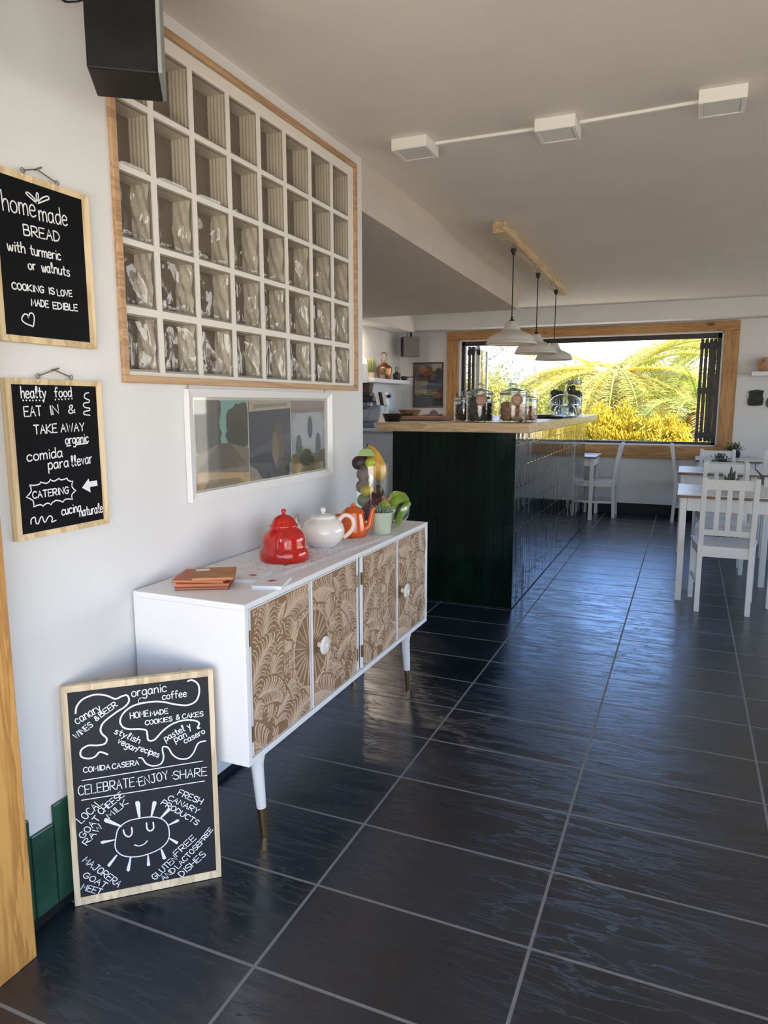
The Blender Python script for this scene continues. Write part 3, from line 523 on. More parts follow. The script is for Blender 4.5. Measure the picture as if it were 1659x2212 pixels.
# ================================================================== sideboard with carved doors
ZT = .822
sb = thing('sideboard', 'white sideboard with four carved wooden doors standing against the left wall', 'sideboard', (-1.315, 2.37, 0))
m = MB(); SX0, SX1, SY0, SY1, SZ0 = XW+.008, -1.112, 1.612, 3.140, .335
m.box(SX0, SX1, SY0, SY1, ZT-.018, ZT); m.box(SX0, SX1, SY0, SY1, SZ0, SZ0+.018); m.box(SX0, SX1, SY0, SY0+.020, SZ0+.0181, ZT-.0181); m.box(SX0, SX1, SY1-.020, SY1, SZ0+.0181, ZT-.0181)
m.box(SX0, SX0+.01, SY0+.0201, SY1-.0201, SZ0+.0181, ZT-.0181); m.box(SX0+.0101, SX1-.017, 2.386, 2.402, SZ0+.0181, ZT-.0181)
m.build('carcass', WHITE, sb, bevel=.002)
# --- relief of overlapping plumes, pressed as a height field
def relief(W, H, seed, mirror):
    rs = .0018; nx, ny = int(W/rs)+1, int(H/rs)+1; A = np.zeros((ny, nx)); rnd = random.Random(seed)
    K = 7; gy, gx = np.mgrid[-K:K+1, -K:K+1]
    def stamp(x, y, sg, amp, clear=False):
        ix, iy = int(round(x/rs)), int(round(y/rs))
        if ix < -K or iy < -K or ix >= nx+K or iy >= ny+K: return
        x0, x1, y0, y1 = max(0, ix-K), min(nx, ix+K+1), max(0, iy-K), min(ny, iy+K+1)
        if x0 >= x1 or y0 >= y1: return
        sx, sy = slice(x0-ix+K, x1-ix+K), slice(y0-iy+K, y1-iy+K)
        d2 = ((gx[sy, sx]*rs-(x-ix*rs))**2+(gy[sy, sx]*rs-(y-iy*rs))**2)
        if clear: A[y0:y1, x0:x1] *= np.where(d2 < (.0085)**2, 0.10, 1)
        else: A[y0:y1, x0:x1] = np.maximum(A[y0:y1, x0:x1], amp*np.exp(-d2/sg**2))
    def stroke(P, sg=.0028, amp=1.0, clear=False):
        for (xa, ya), (xb, yb) in zip(P[:-1], P[1:]):
            L = math.hypot(xb-xa, yb-ya); n = max(1, int(L/(.006 if clear else .0013)))
            for k in range(n): stamp(xa+(xb-xa)*k/n, ya+(yb-ya)*k/n, sg, amp, clear)
    def plume(px, py, th, L, Wd, curl, n, sides=(1, -1)):
        sp = []; x, y, h = px, py, th; N_ = 40
        for k in range(N_+1):
            sp.append((x, y, h)); x += L/N_*math.cos(h); y += L/N_*math.sin(h); h += curl/N_*(k/N_*1.6+.2)
        br = []
        for side in sides:
            for k in range(n):
                s_ = k/n; X, Y, Hh = sp[int(s_*N_)]; l = Wd*(1-.62*s_)*(.75+.25*math.sin(PI*s_)); h = Hh+side*.30; P = [(X, Y)]; st = 11
                for q in range(st):
                    X += l/st*math.cos(h); Y += l/st*math.sin(h); P.append((X, Y)); h += side*(.05+.22*(q/st)**1.5)
                for q in range(3): X += .0030*math.cos(h); Y += .0030*math.sin(h); P.append((X, Y)); h += side*.75
                br.append(P)
        for P in br: stroke(P, clear=True)
        for P in br: stroke(P, .0017)
        stroke([(a, b) for a, b, _ in sp], .0020)
    for k in range(40):   # field of nested arcs under the plumes
        x, y, a = rnd.uniform(0, W), rnd.uniform(0, H), rnd.uniform(0, 6.28)
        for r in (.010, .021, .032):
            P = [(x+r*math.cos(a+t), y+r*1.3*math.sin(a+t)) for t in [q*PI*.9/10 for q in range(11)]]; stroke(P, clear=True)
        for r in (.010, .021, .032): stroke([(x+r*math.cos(a+t), y+r*1.3*math.sin(a+t)) for t in [q*PI*.9/10 for q in range(11)]], .0017)
    F = []
    for gy_ in range(5):
        for gx_ in range(4): F.append(((gx_+.5*(gy_ % 2))*W/3.4-.02, (gy_-.3)*H/4.4, 1.45+.75*math.sin(gx_*2.3+gy_*1.7), .200, .098, 1.1*(1 if (gx_+gy_) % 2 else -1), 15))
    F += [(.33*W, .72*H, -.8, .15, .07, 1.2, 11), (.05*W, .38*H, .2, .16, .07, -1.2, 12), (.78*W, .10*H, 2.5, .16, .07, 1.1, 12), (.60*W, .97*H, -2.3, .15, .07, 1.0, 12)]
    rnd.shuffle(F); j = lambda s_: rnd.uniform(-s_, s_)
    for f in F: plume(f[0]+j(.012), f[1]+j(.012), f[2]+j(.3), f[3]*rnd.uniform(.85, 1.15), f[4], f[5], f[6])
    # half rosette behind the knob at the meeting edge
    cx, cy, R = W, H*.5-.006, .125
    yy, xx = np.mgrid[0:ny, 0:nx]; dx, dy = xx*rs-cx, yy*rs-cy; rr = np.hypot(dx/.82, dy); an = np.arctan2(dy, dx)
    ins = rr < R; fl = np.abs(np.sin(an*11)); A = np.where(ins, np.clip(1-fl*4.2*np.clip(rr/R, .3, 1), 0, 1)*.9*np.clip((rr-.02)/.03, .0, 1), A)
    sc = R+.006*np.abs(np.cos(an*11)); A = np.where(np.abs(rr-sc) < .0018, 1.0, A)
    e = np.minimum.reduce([xx*rs, yy*rs, (W-xx*rs), (H-yy*rs)]); A = np.where(e < .003, .15, A)
    if mirror: A = A[:, ::-1]
    return A, rs, nx, ny
CARVED = None
def carved_material():
    m, nt, b = newmat('carved_wood'); a = N(nt, 'Attribute', attribute_name='ridge'); n = N(nt, 'TexNoise', Scale=14.0, Detail=5.0); nt.links.new(coords(nt, (1, 1, .4)), n.inputs['Vector'])
    ad = N(nt, 'Math', operation='MULTIPLY_ADD'); nt.links.new(n.outputs['Fac'], ad.inputs[0]); ad.inputs[1].default_value = .35; nt.links.new(a.outputs['Fac'], ad.inputs[2])
    r = ramp(nt, [(.08, (.22,.118,.056)), (.34, (.33,.20,.108)), (.62, (.48,.335,.21)), (1.0, (.60,.46,.33))], ad.outputs[0]); nt.links.new(r.outputs[0], b.inputs['Base Color']); b.inputs['Roughness'].default_value = .5; return m
CARVED = carved_material()
DW, DH = .350, .446
def panel_mesh(seed, mirror):
    A, rs, nx, ny = relief(DW-.010, DH-.006, seed, mirror); me = bpy.data.meshes.new('carved_panel')
    yy, xx = np.mgrid[0:ny, 0:nx]; co = np.stack([A*.0042, xx*rs, yy*rs], -1).reshape(-1, 3)
    idx = (yy*nx+xx); F = np.stack([idx[:-1, :-1], idx[:-1, 1:], idx[1:, 1:], idx[1:, :-1]], -1).reshape(-1, 4)
    me.vertices.add(len(co)); me.vertices.foreach_set('co', co.ravel()); me.loops.add(F.size); me.loops.foreach_set('vertex_index', F.ravel())
    me.polygons.add(len(F)); me.polygons.foreach_set('loop_start', np.arange(0, F.size, 4)); me.polygons.foreach_set('use_smooth', [True]*len(F))
    me.update(calc_edges=True); at = me.attributes.new('ridge', 'FLOAT', 'POINT'); at.data.foreach_set('value', A.ravel()); me.materials.append(CARVED); return me
PM = [panel_mesh(11, False), panel_mesh(11, True), panel_mesh(11, False), panel_mesh(11, True)]
DY = [1.640, 2.006, 2.404, 2.770]
for i, y in enumerate(DY):
    d = MB().box(SX1-.016, SX1-.004, y, y+DW+.003, SZ0+.020, SZ0+.020+DH).build('door', WHITE, sb, bevel=.0012)
    o = bpy.data.objects.new('carved_panel', PM[i]); COL.objects.link(o); o.parent = d; o.location = (SX1-.0038+1.315, y+.006-2.37, SZ0+.023)
    yy = y+.001 if i in (0, 2) else y+DW+.001; h = MB()
    for z in (SZ0+.09, SZ0+.38): h.box(SX1-.010, SX1-.0015, yy-.003, yy+.003, z-.024, z+.024)
    h.build('hinge', BRASS, d)
    if i in (1, 3):
        k = MB(); yk = y+.036; zk = SZ0+.020+DH*.5-.008; pr = [(.010,0),(.011,.014),(.020,.018),(.030,.022),(.031,.026),(.026,.030),(.010,.031),(.006,.028),(0.0001,.028)]
        n = 36; vs = []; fs = []
        for r, t in pr:
            for q in range(n): a = 2*PI*q/n; rr = r*(1+(.035 if q % 2 else -.035)*(r > .018)); vs.append((SX1+t, yk+rr*math.cos(a), zk+rr*math.sin(a)))
        for j in range(len(pr)-1): fs += [(j*n+q, j*n+(q+1) % n, (j+1)*n+(q+1) % n, (j+1)*n+q) for q in range(n)]
        k.add(vs, fs).build('knob', CREAM, d, smooth=30, label='white flower-shaped knob')
for (x, y, sx, sy) in ((-1.172, 1.735, -.006, .045), (-1.172, 3.000, -.006, .062), (-1.44, 1.735, -.03, .045), (-1.44, 3.0, -.03, .062)):
    a, b = Vector((x, y, SZ0)), Vector((x+sx, y+sy, 0)); d = b-a; q = a+d*.66
    if y > 2: pass
    l = MB().tube([a, a+d*.10, a+d*.17, a+d*.22, q], [.028, .028, .022, .0195, .0155], 20).build('leg', WHITE, sb, smooth=40)
    MB().tube([q, b], [.0158, .0115], 20).build('ferrule', BRASS, l, smooth=40, label='brass foot tip')
# ------------------------------------------------------------------ things on the sideboard
def booklet(name, label, cat, c, ang, w, l, z, th, mt, group=None, extra=None):
    ca, sa = math.cos(ang), math.sin(ang); m = MB(); t = thing(name, label, cat, (c[0], c[1], z), group)
    P = lambda a, b, h: (c[0]+a*ca-b*sa, c[1]+a*sa+b*ca, z+h)
    def slab(aw, al, h0, h1, off=0): return MB().hexa([P(-aw/2, -al/2, h0), P(aw/2, -al/2, h0), P(aw/2, al/2, h0), P(-aw/2, al/2, h0), P(-aw/2, -al/2, h1), P(aw/2, -al/2, h1), P(aw/2, al/2, h1), P(-aw/2, al/2, h1)])
    slab(w, l, th*.84, th).build('cover', mt, t); slab(w, l, 0, th*.16).build('cover', mt, t); slab(w-.004, l-.004, th*.16, th*.84).build('pages', PAPER if name != 'notebook' else KRAFTP, t)
    if extra: extra(P, t, th)
    return t
PAPER = M('paper', (.80,.80,.80), .7); KRAFTP = M('notebook_pages', (.55,.22,.10), .7)
NB = [M('dark_red_cover', (.20,.022,.012), .5), M('bright_orange_cover', (.52,.10,.028), .5), M('rust_cover', (.42,.10,.020), .5, var=.2), M('kraft_cover', (.40,.17,.055), .6, var=.25, nscale=20)]
cx, cy, a0 = -1.355, 1.765, .50
booklet('notebook', 'dark red notebook at the bottom of the stack on the white sideboard', 'notebook', (cx-.004, cy), a0, .160, .150, ZT, .009, NB[0], 'stacked notebooks')
booklet('notebook', 'bright orange notebook, second from the bottom of the stack', 'notebook', (cx-.002, cy+.004), a0-.02, .160, .152, ZT+.009, .010, NB[1], 'stacked notebooks')
booklet('notebook', 'rust coloured notebook under the kraft one in the stack', 'notebook', (cx-.012, cy+.006), a0-.13, .158, .150, ZT+.019, .009, NB[2], 'stacked notebooks')
def lab(P, t, th):
    MB().hexa([P(-.062,.018,th), P(-.018,.018,th), P(-.018,.048,th), P(-.062,.048,th), P(-.062,.018,th+.0015), P(-.018,.018,th+.0015), P(-.018,.048,th+.0015), P(-.062,.048,th+.0015)]).build('label_frame', BRASS, t)
    MB().hexa([P(-.058,.022,th+.0015), P(-.022,.022,th+.0015), P(-.022,.044,th+.0015), P(-.058,.044,th+.0015), P(-.058,.022,th+.002), P(-.022,.022,th+.002), P(-.022,.044,th+.002), P(-.058,.044,th+.002)]).build('label_card', PAPER, t)
booklet('notebook', 'brown kraft notebook with a white label on top of the stack', 'notebook', (cx+.024, cy+.012), a0+.03, .125, .140, ZT+.028, .009, NB[3], 'stacked notebooks', lab)
def star(P, t, th):
    m = MB(); n = 16; pts = [((.020 if k % 2 == 0 else .009)*math.cos(2*PI*k/n), (.020 if k % 2 == 0 else .009)*math.sin(2*PI*k/n)) for k in range(n)]
    m.add([P(.0, 0, th+.0008)]+[P(a, b, th+.0004) for a, b in pts], [(0, 1+k, 1+(k+1) % n) for k in range(n)]); m.build('sun_print', M('terracotta_print', (.50,.14,.08), .7), t)
    m = MB()
    for b in (-.040, -.034, .036, .042): m.hexa([P(-.035,b,th), P(.035,b,th), P(.035,b+.0015,th), P(-.035,b+.0015,th), P(-.035,b,th+.0003), P(.035,b,th+.0003), P(.035,b+.0015,th+.0003), P(-.035,b+.0015,th+.0003)])
    m.build('print_lines', M('grey_print', (.45,.45,.48), .7), t)
booklet('leaflet_pad', 'white leaflet pad with a red sun print at the front edge of the sideboard', 'leaflet', (-1.166, 1.845), .30, .095, .135, ZT, .011, PAPER, 'leaflets on the sideboard', star)
booklet('leaflet_pad', 'white leaflet pad with a red sun print lying behind, beside the notebooks', 'leaflet', (-1.262, 1.885), .22, .085, .125, ZT, .010, PAPER, 'leaflets on the sideboard', star)
# lace runner with fringe
m = MB(); DA, DB, DCc, DDd = (-1.385,1.985), (-1.195,1.925), (-1.130,2.725), (-1.34,2.80)
def dp(a, b, z): return ((DA[0]*(1-a)+DB[0]*a)*(1-b)+(DDd[0]*(1-a)+DCc[0]*a)*b, (DA[1]*(1-a)+DB[1]*a)*(1-b)+(DDd[1]*(1-a)+DCc[1]*a)*b, z)
na, nb = 16, 62; z0 = ZT+.0006
for j in range(nb):
    for i in range(na):
        if (i % 4 in (1, 2)) and (j % 4 in (1, 2)) and (i+j) % 3: continue
        a0_, a1_, b0_, b1_ = i/na*.86+.07, (i+1)/na*.86+.07, j/nb, (j+1)/nb; zt = z0+.0022+.0010*((i+j) % 2)
        m.add([dp(a0_,b0_,zt), dp(a1_,b0_,zt), dp(a1_,b1_,zt), dp(a0_,b1_,zt), dp(a0_,b0_,z0), dp(a1_,b0_,z0), dp(a1_,b1_,z0), dp(a0_,b1_,z0)], [(0,1,2,3),(0,4,5,1),(1,5,6,2),(2,6,7,3),(3,7,4,0)])
for k in range(58):
    b = (k+.5)/58; m.tube([dp(.92,b,z0+.0018), dp(.97,b+.002,z0+.0022), dp(1.02,b+.001,z0+.001)], [.0032,.0036,.0018], 6); m.tube([dp(.08,b,z0+.0018), dp(.03,b+.002,z0+.0022), dp(-.02,b,z0+.001)], [.0032,.0036,.0018], 6)
    if k < 16: a = (k+.5)/16; m.tube([dp(a,.005,z0+.002), dp(a,-.010,z0+.002)], [.003,.0015], 6)
tag(m.build('lace_runner', M('white_lace', (.80,.76,.74), .8), bevel=0), 'white lace runner with a fringed edge spread under the teapots', 'table runner')
# red kettle
def towards(c): v = Vector((-c[0], -c[1], 0)); return v.normalized()
c = (-1.305, 2.152); ZL = ZT+.003; t = thing('tea_kettle', 'red enamel kettle with a domed lid on the white lace runner', 'kettle', (*c, ZL)); O = (*c, ZL)
MB().lathe([(.083,0),(.087,.004),(.089,.012),(.089,.032),(.086,.041),(.079,.048),(.0775,.055),(.078,.074),(.0765,.085),(.071,.097),(.061,.107),(.052,.114),(.0475,.119),(.047,.126)], O, 56).build('body', RED, t, smooth=50)
l = MB().lathe([(.0505,.122),(.0515,.126),(.050,.129),(.044,.133),(.041,.142),(.034,.152),(.022,.160),(.008,.164),(.0055,.168)], O, 48).build('lid', RED, t, smooth=50)
MB().lathe([(.005,.165),(.006,.170),(.0095,.175),(.0085,.181),(.004,.184),(0.0001,.1845)], O, 24).build('knob', RED, l, smooth=60)
d = Vector((.42,-.907,0)); Ov = Vector(O)
MB().tube(spline([Ov+d*.070+Vector((0,0,.040)), Ov+d*.088+Vector((0,0,.052)), Ov+d*.098+Vector((0,0,.078)), Ov+d*.101+Vector((0,0,.100)), Ov+d*.108+Vector((0,0,.116))], 5), [.0155-.0088*k/20 for k in range(21)], 16).build('spout', RED, t, smooth=50)
s = -d; MB().tube(spline([Ov+s*.060+Vector((0,0,.108)), Ov+s*.085+Vector((0,0,.138)), Ov+s*.105+Vector((0,0,.118)), Ov+s*.100+Vector((0,0,.080)), Ov+s*.080+Vector((0,0,.062))], 6), .0045, 10).build('handle', RED, t, smooth=50)
m = MB(); m.tube(spline([Ov+Vector((.012,.045,.128)), Ov+Vector((.030,.045,.160)), Ov+Vector((.045,.03,.135))], 6), .0012, 6); m.build('lid_wire', WIRE, t)
# white teapot
c = (-1.292, 2.425); t = thing('teapot', 'round white ceramic teapot on the lace runner behind the red kettle', 'teapot', (*c, ZL)); O = (*c, ZL); Ov = Vector(O)
MB().lathe([(.046,0),(.050,.002),(.052,.006),(.066,.017),(.078,.035),(.0835,.055),(.083,.070),(.077,.088),(.066,.102),(.053,.110),(.050,.114),(.0495,.120)], O, 56).build('body', CREAM, t, smooth=50)
l = MB().lathe([(.0475,.118),(.046,.121),(.036,.126),(.020,.129),(.008,.131),(.0055,.134)], O, 48).build('lid', CREAM, t, smooth=50); MB().ball((c[0], c[1], ZL+.143), .0115, 20, 14).build('knob', CREAM, l, smooth=60)
d = Vector((.90,.42,0)).normalized()
MB().tube(spline([Ov+d*.060+Vector((0,0,.100)), Ov+d*.083+Vector((0,0,.122)), Ov+d*.112+Vector((0,0,.112)), Ov+d*.119+Vector((0,0,.080)), Ov+d*.102+Vector((0,0,.052)), Ov+d*.079+Vector((0,0,.034))], 8), .0085, 14, flat=.8).build('handle', PINKW, t, smooth=50, label='pinkish handle')
MB().tube(spline([Ov-d*.068+Vector((0,0,.045)), Ov-d*.095+Vector((0,0,.070)), Ov-d*.112+Vector((0,0,.112))], 8), [.017-.0095*k/16 for k in range(17)], 14).build('spout', CREAM, t, smooth=50)
# orange coffee pot
c = (-1.272, 2.655); t = thing('coffee_pot', 'tall orange enamel coffee pot between the white teapot and the succulent', 'coffee pot', (*c, ZL)); O = (*c, ZL); Ov = Vector(O)
MB().lathe([(.048,0),(.053,.004),(.055,.014),(.0535,.036),(.049,.070),(.0445,.096),(.044,.102)], O, 48).build('body', ORANGE, t, smooth=50)
l = MB().lathe([(.0475,.099),(.0475,.104),(.043,.108),(.034,.119),(.020,.127),(.009,.1295)], O, 48).build('lid', ORANGE, t, smooth=45); MB().lathe([(.0075,.128),(.0085,.134),(.0085,.139),(.004,.141)], O, 20).build('knob', ORANGE, l, smooth=50)
MB().tube(spline([Ov+d*.044+Vector((0,0,.028)), Ov+d*.066+Vector((0,0,.044)), Ov+d*.074+Vector((0,0,.078)), Ov+d*.083+Vector((0,0,.112)), Ov+d*.094+Vector((0,0,.120))], 6), [.0165-.0105*k/24 for k in range(25)], 14).build('spout', ORANGE, t, smooth=50)
MB().tube(spline([Ov-d*.044+Vector((0,0,.092)), Ov-d*.078+Vector((0,0,.086)), Ov-d*.080+Vector((0,0,.045)), Ov-d*.053+Vector((0,0,.026))], 6), .006, 10).build('handle', ORANGE, t, smooth=50)
# succulent in a pale green pot
c = (-1.187, 2.755); t = thing('potted_succulent', 'small grey-green succulent in a pale green pot at the sideboard edge', 'potted plant', (*c, ZL)); O = (*c, ZL)
MB().lathe([(.036,0),(.040,.003),(.0505,.092),(.0515,.096),(.049,.097),(.047,.090),(.046,.080)], O, 48, caps=False).lathe([(.0001,.001),(.036,.0)], O, 48).build('pot', M('pale_green_glaze', (.50,.58,.44), .2, coat=.4), t, smooth=45)
MB().lathe([(.0465,.082),(.0001,.084)], O, 32).build('soil', SOIL, t)
m = MB(); rnd = random.Random(2)
for ring, (n, L, el) in enumerate(((13, .056, .30), (11, .048, .62), (8, .036, .95), (5, .024, 1.25))):
    for k in range(n):
        a = 2*PI*k/n+ring*.4+rnd.uniform(-.1, .1); dr = Vector((math.cos(a)*math.cos(el), math.sin(a)*math.cos(el), math.sin(el))); p = Vector((*c, ZL+.086)); up = Vector((0,0,1)); g = rnd.uniform(.8, 1.15); m.col = (.20*g, .28*g, .18*g)
        m.tube([p, p+dr*L*.5, p+dr*L*.85+up*.004, p+dr*L+up*.008], [.004, .0058, .004, .0008], 7)
m.build('rosette', M('succulent_leaf', (.2,.3,.2), .55, attr=True), t, smooth=60)
# tall glass vase of fruit
c = (-1.335, 2.985); MB().box(c[0]-.085, c[0]+.085, c[1]-.085, c[1]+.085, ZT, ZT+.006)
tag(MB().box(c[0]-.083, c[0]+.083, c[1]-.083, c[1]+.083, ZT+.0003, ZT+.0063).build('coaster', BLACK, bevel=.001), 'black square coaster under the tall glass vase', 'coaster')
VZ = ZT+.0066; t = thing('glass_vase', 'tall clear glass cylinder vase filled with fruit at the far end of the sideboard', 'vase', (*c, VZ))
MB().lathe([(.0001,.004),(.070,.004),(.0765,.010),(.0765,.272),(.080,.274),(.080,.004),(.078,.0),(.0001,0)], (*c, VZ), 56, caps=False).build('cylinder', GLASS, t, smooth=40)
def fruit(name, label, cat, p, r, col, rot=(0,0,0), rough=.45, taper=0, var=.25, wob=.01, group=None, nscale=30):
    mt = M('skin_'+name, col, rough, var=var, nscale=nscale, bmp=.1, bscale=90); o = MB().ball(p, r, 22, 16, rot, taper, wob, seed=len(bpy.data.objects)).build(name, mt, smooth=70, origin=(p[0], p[1], p[2]-min(r)*.98)); return tag(o, label, cat, group)
vx, vy = c; cd = towards(c); rt = Vector((cd.y*-1, cd.x, 0)); rt = Vector((.92,.39,0))
def vp(a, f, z): q = Vector((vx, vy, VZ+z))+rt*a+cd*f; return tuple(q)
IV = 'fruit in the tall glass vase'
fruit('papaya', 'long yellow-orange papaya leaning out of the tall glass vase', 'papaya', vp(.020,.006,.280), (.040,.040,.086), (.62,.33,.035), (0,-.36,.3), .45, .25, group=IV)
fruit('avocado', 'dark purple avocado resting on the rim of the tall glass vase', 'avocado', vp(-.049,.034,.284), (.033,.033,.041), (.035,.018,.018), (0,1.3,.3), .5, .12, group=IV)
fruit('lime', 'round green lime beside the papaya at the vase rim', 'lime', vp(-.006,.060,.284), (.024,.024,.025), (.40,.46,.045), (0,.5,.2), .4, group=IV)
m = MB(); n = 20; P0 = Vector(vp(-.022,.040,.318)); vs = []; R = .034
for k in range(n+1):
    a = PI*k/n
    for th in (-.012, .012): vs.append(P0+rt*R*math.cos(a)+Vector((0,0,R*.78*math.sin(a)))+cd*th)
m.add(vs, [(2*k, 2*k+1, 2*k+3, 2*k+2) for k in range(n)]+[tuple(2*k for k in range(n, -1, -1)), tuple(2*k+1 for k in range(n+1)), (0, 2*n, 2*n+1, 1)])
tag(m.build('mango', M('green_mango_skin', (.24,.36,.075), .4, var=.2), smooth=40, bevel=.004), 'green half mango lying on the dark avocado above the vase', 'mango', IV)
fruit('lemon', 'yellow lemon halfway down inside the tall glass vase', 'lemon', vp(-.021,.045,.155), (.026,.026,.032), (.70,.52,.05), (0,1.35,.1), .4, group=IV)
for k, (a, f, z, col, lb) in enumerate(((-.038,.012,.228,(.20,.13,.115),'dusky brown sweet potato below the dark avocado in the vase'),(-.041,.008,.173,(.21,.14,.12),'lower dusky sweet potato behind the lemon in the vase'))): fruit('sweet_potato', lb, 'sweet potato', vp(a, f, z), (.031,.031,.034), col, (.3,.5,k), .7, group=IV)
fruit('guava', 'pale green guava under the lemon in the vase', 'guava', vp(-.037,.022,.108), (.030,.030,.031), (.33,.37,.16), group=IV)
fruit('beetroot', 'purple beetroot under the guava in the vase', 'beetroot', vp(-.008,.020,.080), (.034,.034,.033), (.22,.07,.085), (.2,.3,0), .55, group=IV)
fruit('beetroot', 'dark purple beetroot at the bottom of the vase', 'beetroot', vp(-.030,.004,.042), (.036,.036,.032), (.15,.045,.06), (.2,.3,0), .55, group=IV)
fruit('onion', 'brown onion in the right half of the vase', 'onion', vp(.035,.012,.085), (.032,.032,.031), (.16,.07,.03), (.1,.1,0), .4, group=IV)
fruit('pear', 'dark green pear low in the right of the vase', 'pear', vp(.035,.006,.036), (.034,.034,.032), (.06,.07,.03), (.1,.1,0), .5, group=IV)
fruit('pine_cone', 'brown shaggy cone below the papaya in the vase', 'pine cone', vp(.030,-.004,.145), (.026,.026,.030), (.12,.07,.035), (.3,.2,0), .8, 0, .5, .14, group=IV, nscale=60)
# glass bowl of plantains
c = (-1.226, 2.945); bz = ZT+.0005; t = thing('glass_bowl', 'round clear glass bowl of green plantains beside the succulent pot', 'bowl', (*c, bz)); prof = []
for k in range(19): a = -PI*.44+k*(PI*.44+.32)/18; prof.append((.092*math.cos(a), .080+.081*math.sin(a)))
MB().lathe([(.0001, prof[0][1])]+prof+[(r-.0035, z) for r, z in reversed(prof)]+[(.0001, prof[0][1]+.005)], (*c, bz), 56, caps=False).build('basin', GLASS, t, smooth=50)
GPL = M('plantain_skin', (.20,.31,.028), .42, var=.3, nscale=22)
def bp(a, f, z): return Vector((c[0], c[1], bz+z))+rt*a+towards(c)*f
for k, (P, r0, lb) in enumerate((([(-.002,.025,.022),(.006,.020,.075),(.026,.010,.118),(.062,-.006,.128),(.086,-.012,.116)], .022, 'front green plantain curving over the bowl, seen in the middle of the bunch'), ([(.036,.040,.020),(.044,.042,.050),(.064,.030,.085),(.080,.004,.105),(.090,-.010,.112)], .0185, 'lowest green plantain standing against the right side of the bowl'), ([(-.020,-.006,.030),(-.010,-.010,.090),(.016,-.018,.136),(.056,-.018,.138),(.086,-.016,.120)], .022, 'rear green plantain, topmost of the bunch in the bowl'))):
    pts = spline([bp(*p) for p in P], 6); n = len(pts); o = MB().tube(pts, [r0*(.35+.65*math.sin(PI*min(1, .12+.80*i/(n-1)))**.6)*(1 if i < n-5 else .35+.13*(n-1-i)) for i in range(n)], 7).build('plantain', GPL, smooth=40, origin=tuple(pts[0]))
    tag(o, lb, 'plantain', 'plantains in the glass bowl')
def bfruit(*a, **k): return fruit(*a, group='food in the glass bowl', **k)
bfruit('lemon', 'yellow-green lemon in front in the glass bowl behind the succulent', 'lemon', tuple(bp(-.026,.050,.098)), (.028,.028,.031), (.46,.47,.045), (.4,.9,0), rough=.4)
m = MB(); rnd = random.Random(9)
for k in range(11): m.ball(tuple(bp(-.014+rnd.uniform(-.026,.034), -.004+rnd.uniform(-.01,.012), .126+rnd.uniform(-.012,.014))), rnd.uniform(.008, .0135), 10, 8, wob=.06, seed=k)
tag(m.build('ginger', M('ginger_skin', (.56,.34,.21), .75, var=.3, nscale=40), smooth=70), 'knobbly pale ginger root in the glass bowl behind the lemon', 'ginger', 'food in the glass bowl')
t = thing('beet_bunch', 'bunch of dark red beet stalks rising from the glass bowl', 'beetroot', tuple(bp(-.045,.02,.06)), 'food in the glass bowl')
m = MB()
for k in range(7): a = k/6-.5; m.tube(spline([bp(-.042+.02*a,.030,.062), bp(-.056+.02*a,.024,.100), bp(-.066+.034*a,.018,.138+.008*rnd.random())], 4), [.0045-.0003*i for i in range(9)], 7)
m.build('stalks', M('beet_stalk', (.16,.018,.022), .4), t, smooth=60)
m = MB()
for k in range(26): p = bp(-.060+rnd.uniform(-.02,.026), .018+rnd.uniform(-.008,.008), .143+rnd.uniform(-.008,.014)); m.ball(tuple(p), (.006,.003,.004), 6, 4, (rnd.random()*3, rnd.random()*3, 0))
m.build('cut_leaf_ends', M('beet_leaf_ends', (.075,.022,.018), .7), t, smooth=60, label='frayed cut leaf ends')
MB().ball(tuple(bp(-.038,.020,.050)), (.026,.026,.028), 18, 12).build('beet_root', M('beet_root_skin', (.12,.03,.04), .6), t, smooth=60)
# ================================================================== bar counter
BX0, BX1, BY0, BY1 = -1.905, -1.025, 4.60, 8.05
bar = thing('bar_counter', 'long bar counter clad in dark green tiles with a wooden top', 'bar counter', ((BX0+BX1)/2, 6.3, 0))
BT = 1.192
MB().box(BX0+.01, BX1-.012, BY0+.012, BY1, 0, BT-.002).build('core', M('bar_grout', (.012,.02,.017), .7), bar)
def tile_material(name, coat):
    m, nt, b = newmat(name); a = N(nt, 'Attribute', attribute_name='Col')
    n = N(nt, 'TexNoise', Scale=9.0, Detail=4.0); nt.links.new(coords(nt, (1, 1, .35)), n.inputs['Vector']); r = ramp(nt, [(.3, (.55,.55,.55)), (.72, (1.6,1.6,1.6))], n.outputs['Fac'])
    mx = N(nt, 'Mix', data_type='RGBA', blend_type='MULTIPLY'); mx.inputs[0].default_value = 1; nt.links.new(a.outputs['Color'], mx.inputs[6]); nt.links.new(r.outputs[0], mx.inputs[7]); nt.links.new(mx.outputs[2], b.inputs['Base Color'])
    b.inputs['Roughness'].default_value = .12; b.inputs['Specular IOR Level'].default_value = .6; b.inputs['Coat Weight'].default_value = coat; b.inputs['Coat Roughness'].default_value = .05
    n2 = N(nt, 'TexNoise', Scale=11.0, Detail=2.0); nt.links.new(coords(nt, (1, 1, .3)), n2.inputs['Vector']); bump(nt, b, n2.outputs['Fac'], .22, .006); return m
ZELL = tile_material('glossy_green_zellige', 1); ZELF = tile_material('dark_green_zellige', 0); ZELF.node_tree.nodes['Principled BSDF'].inputs['Specular IOR Level'].default_value = .25
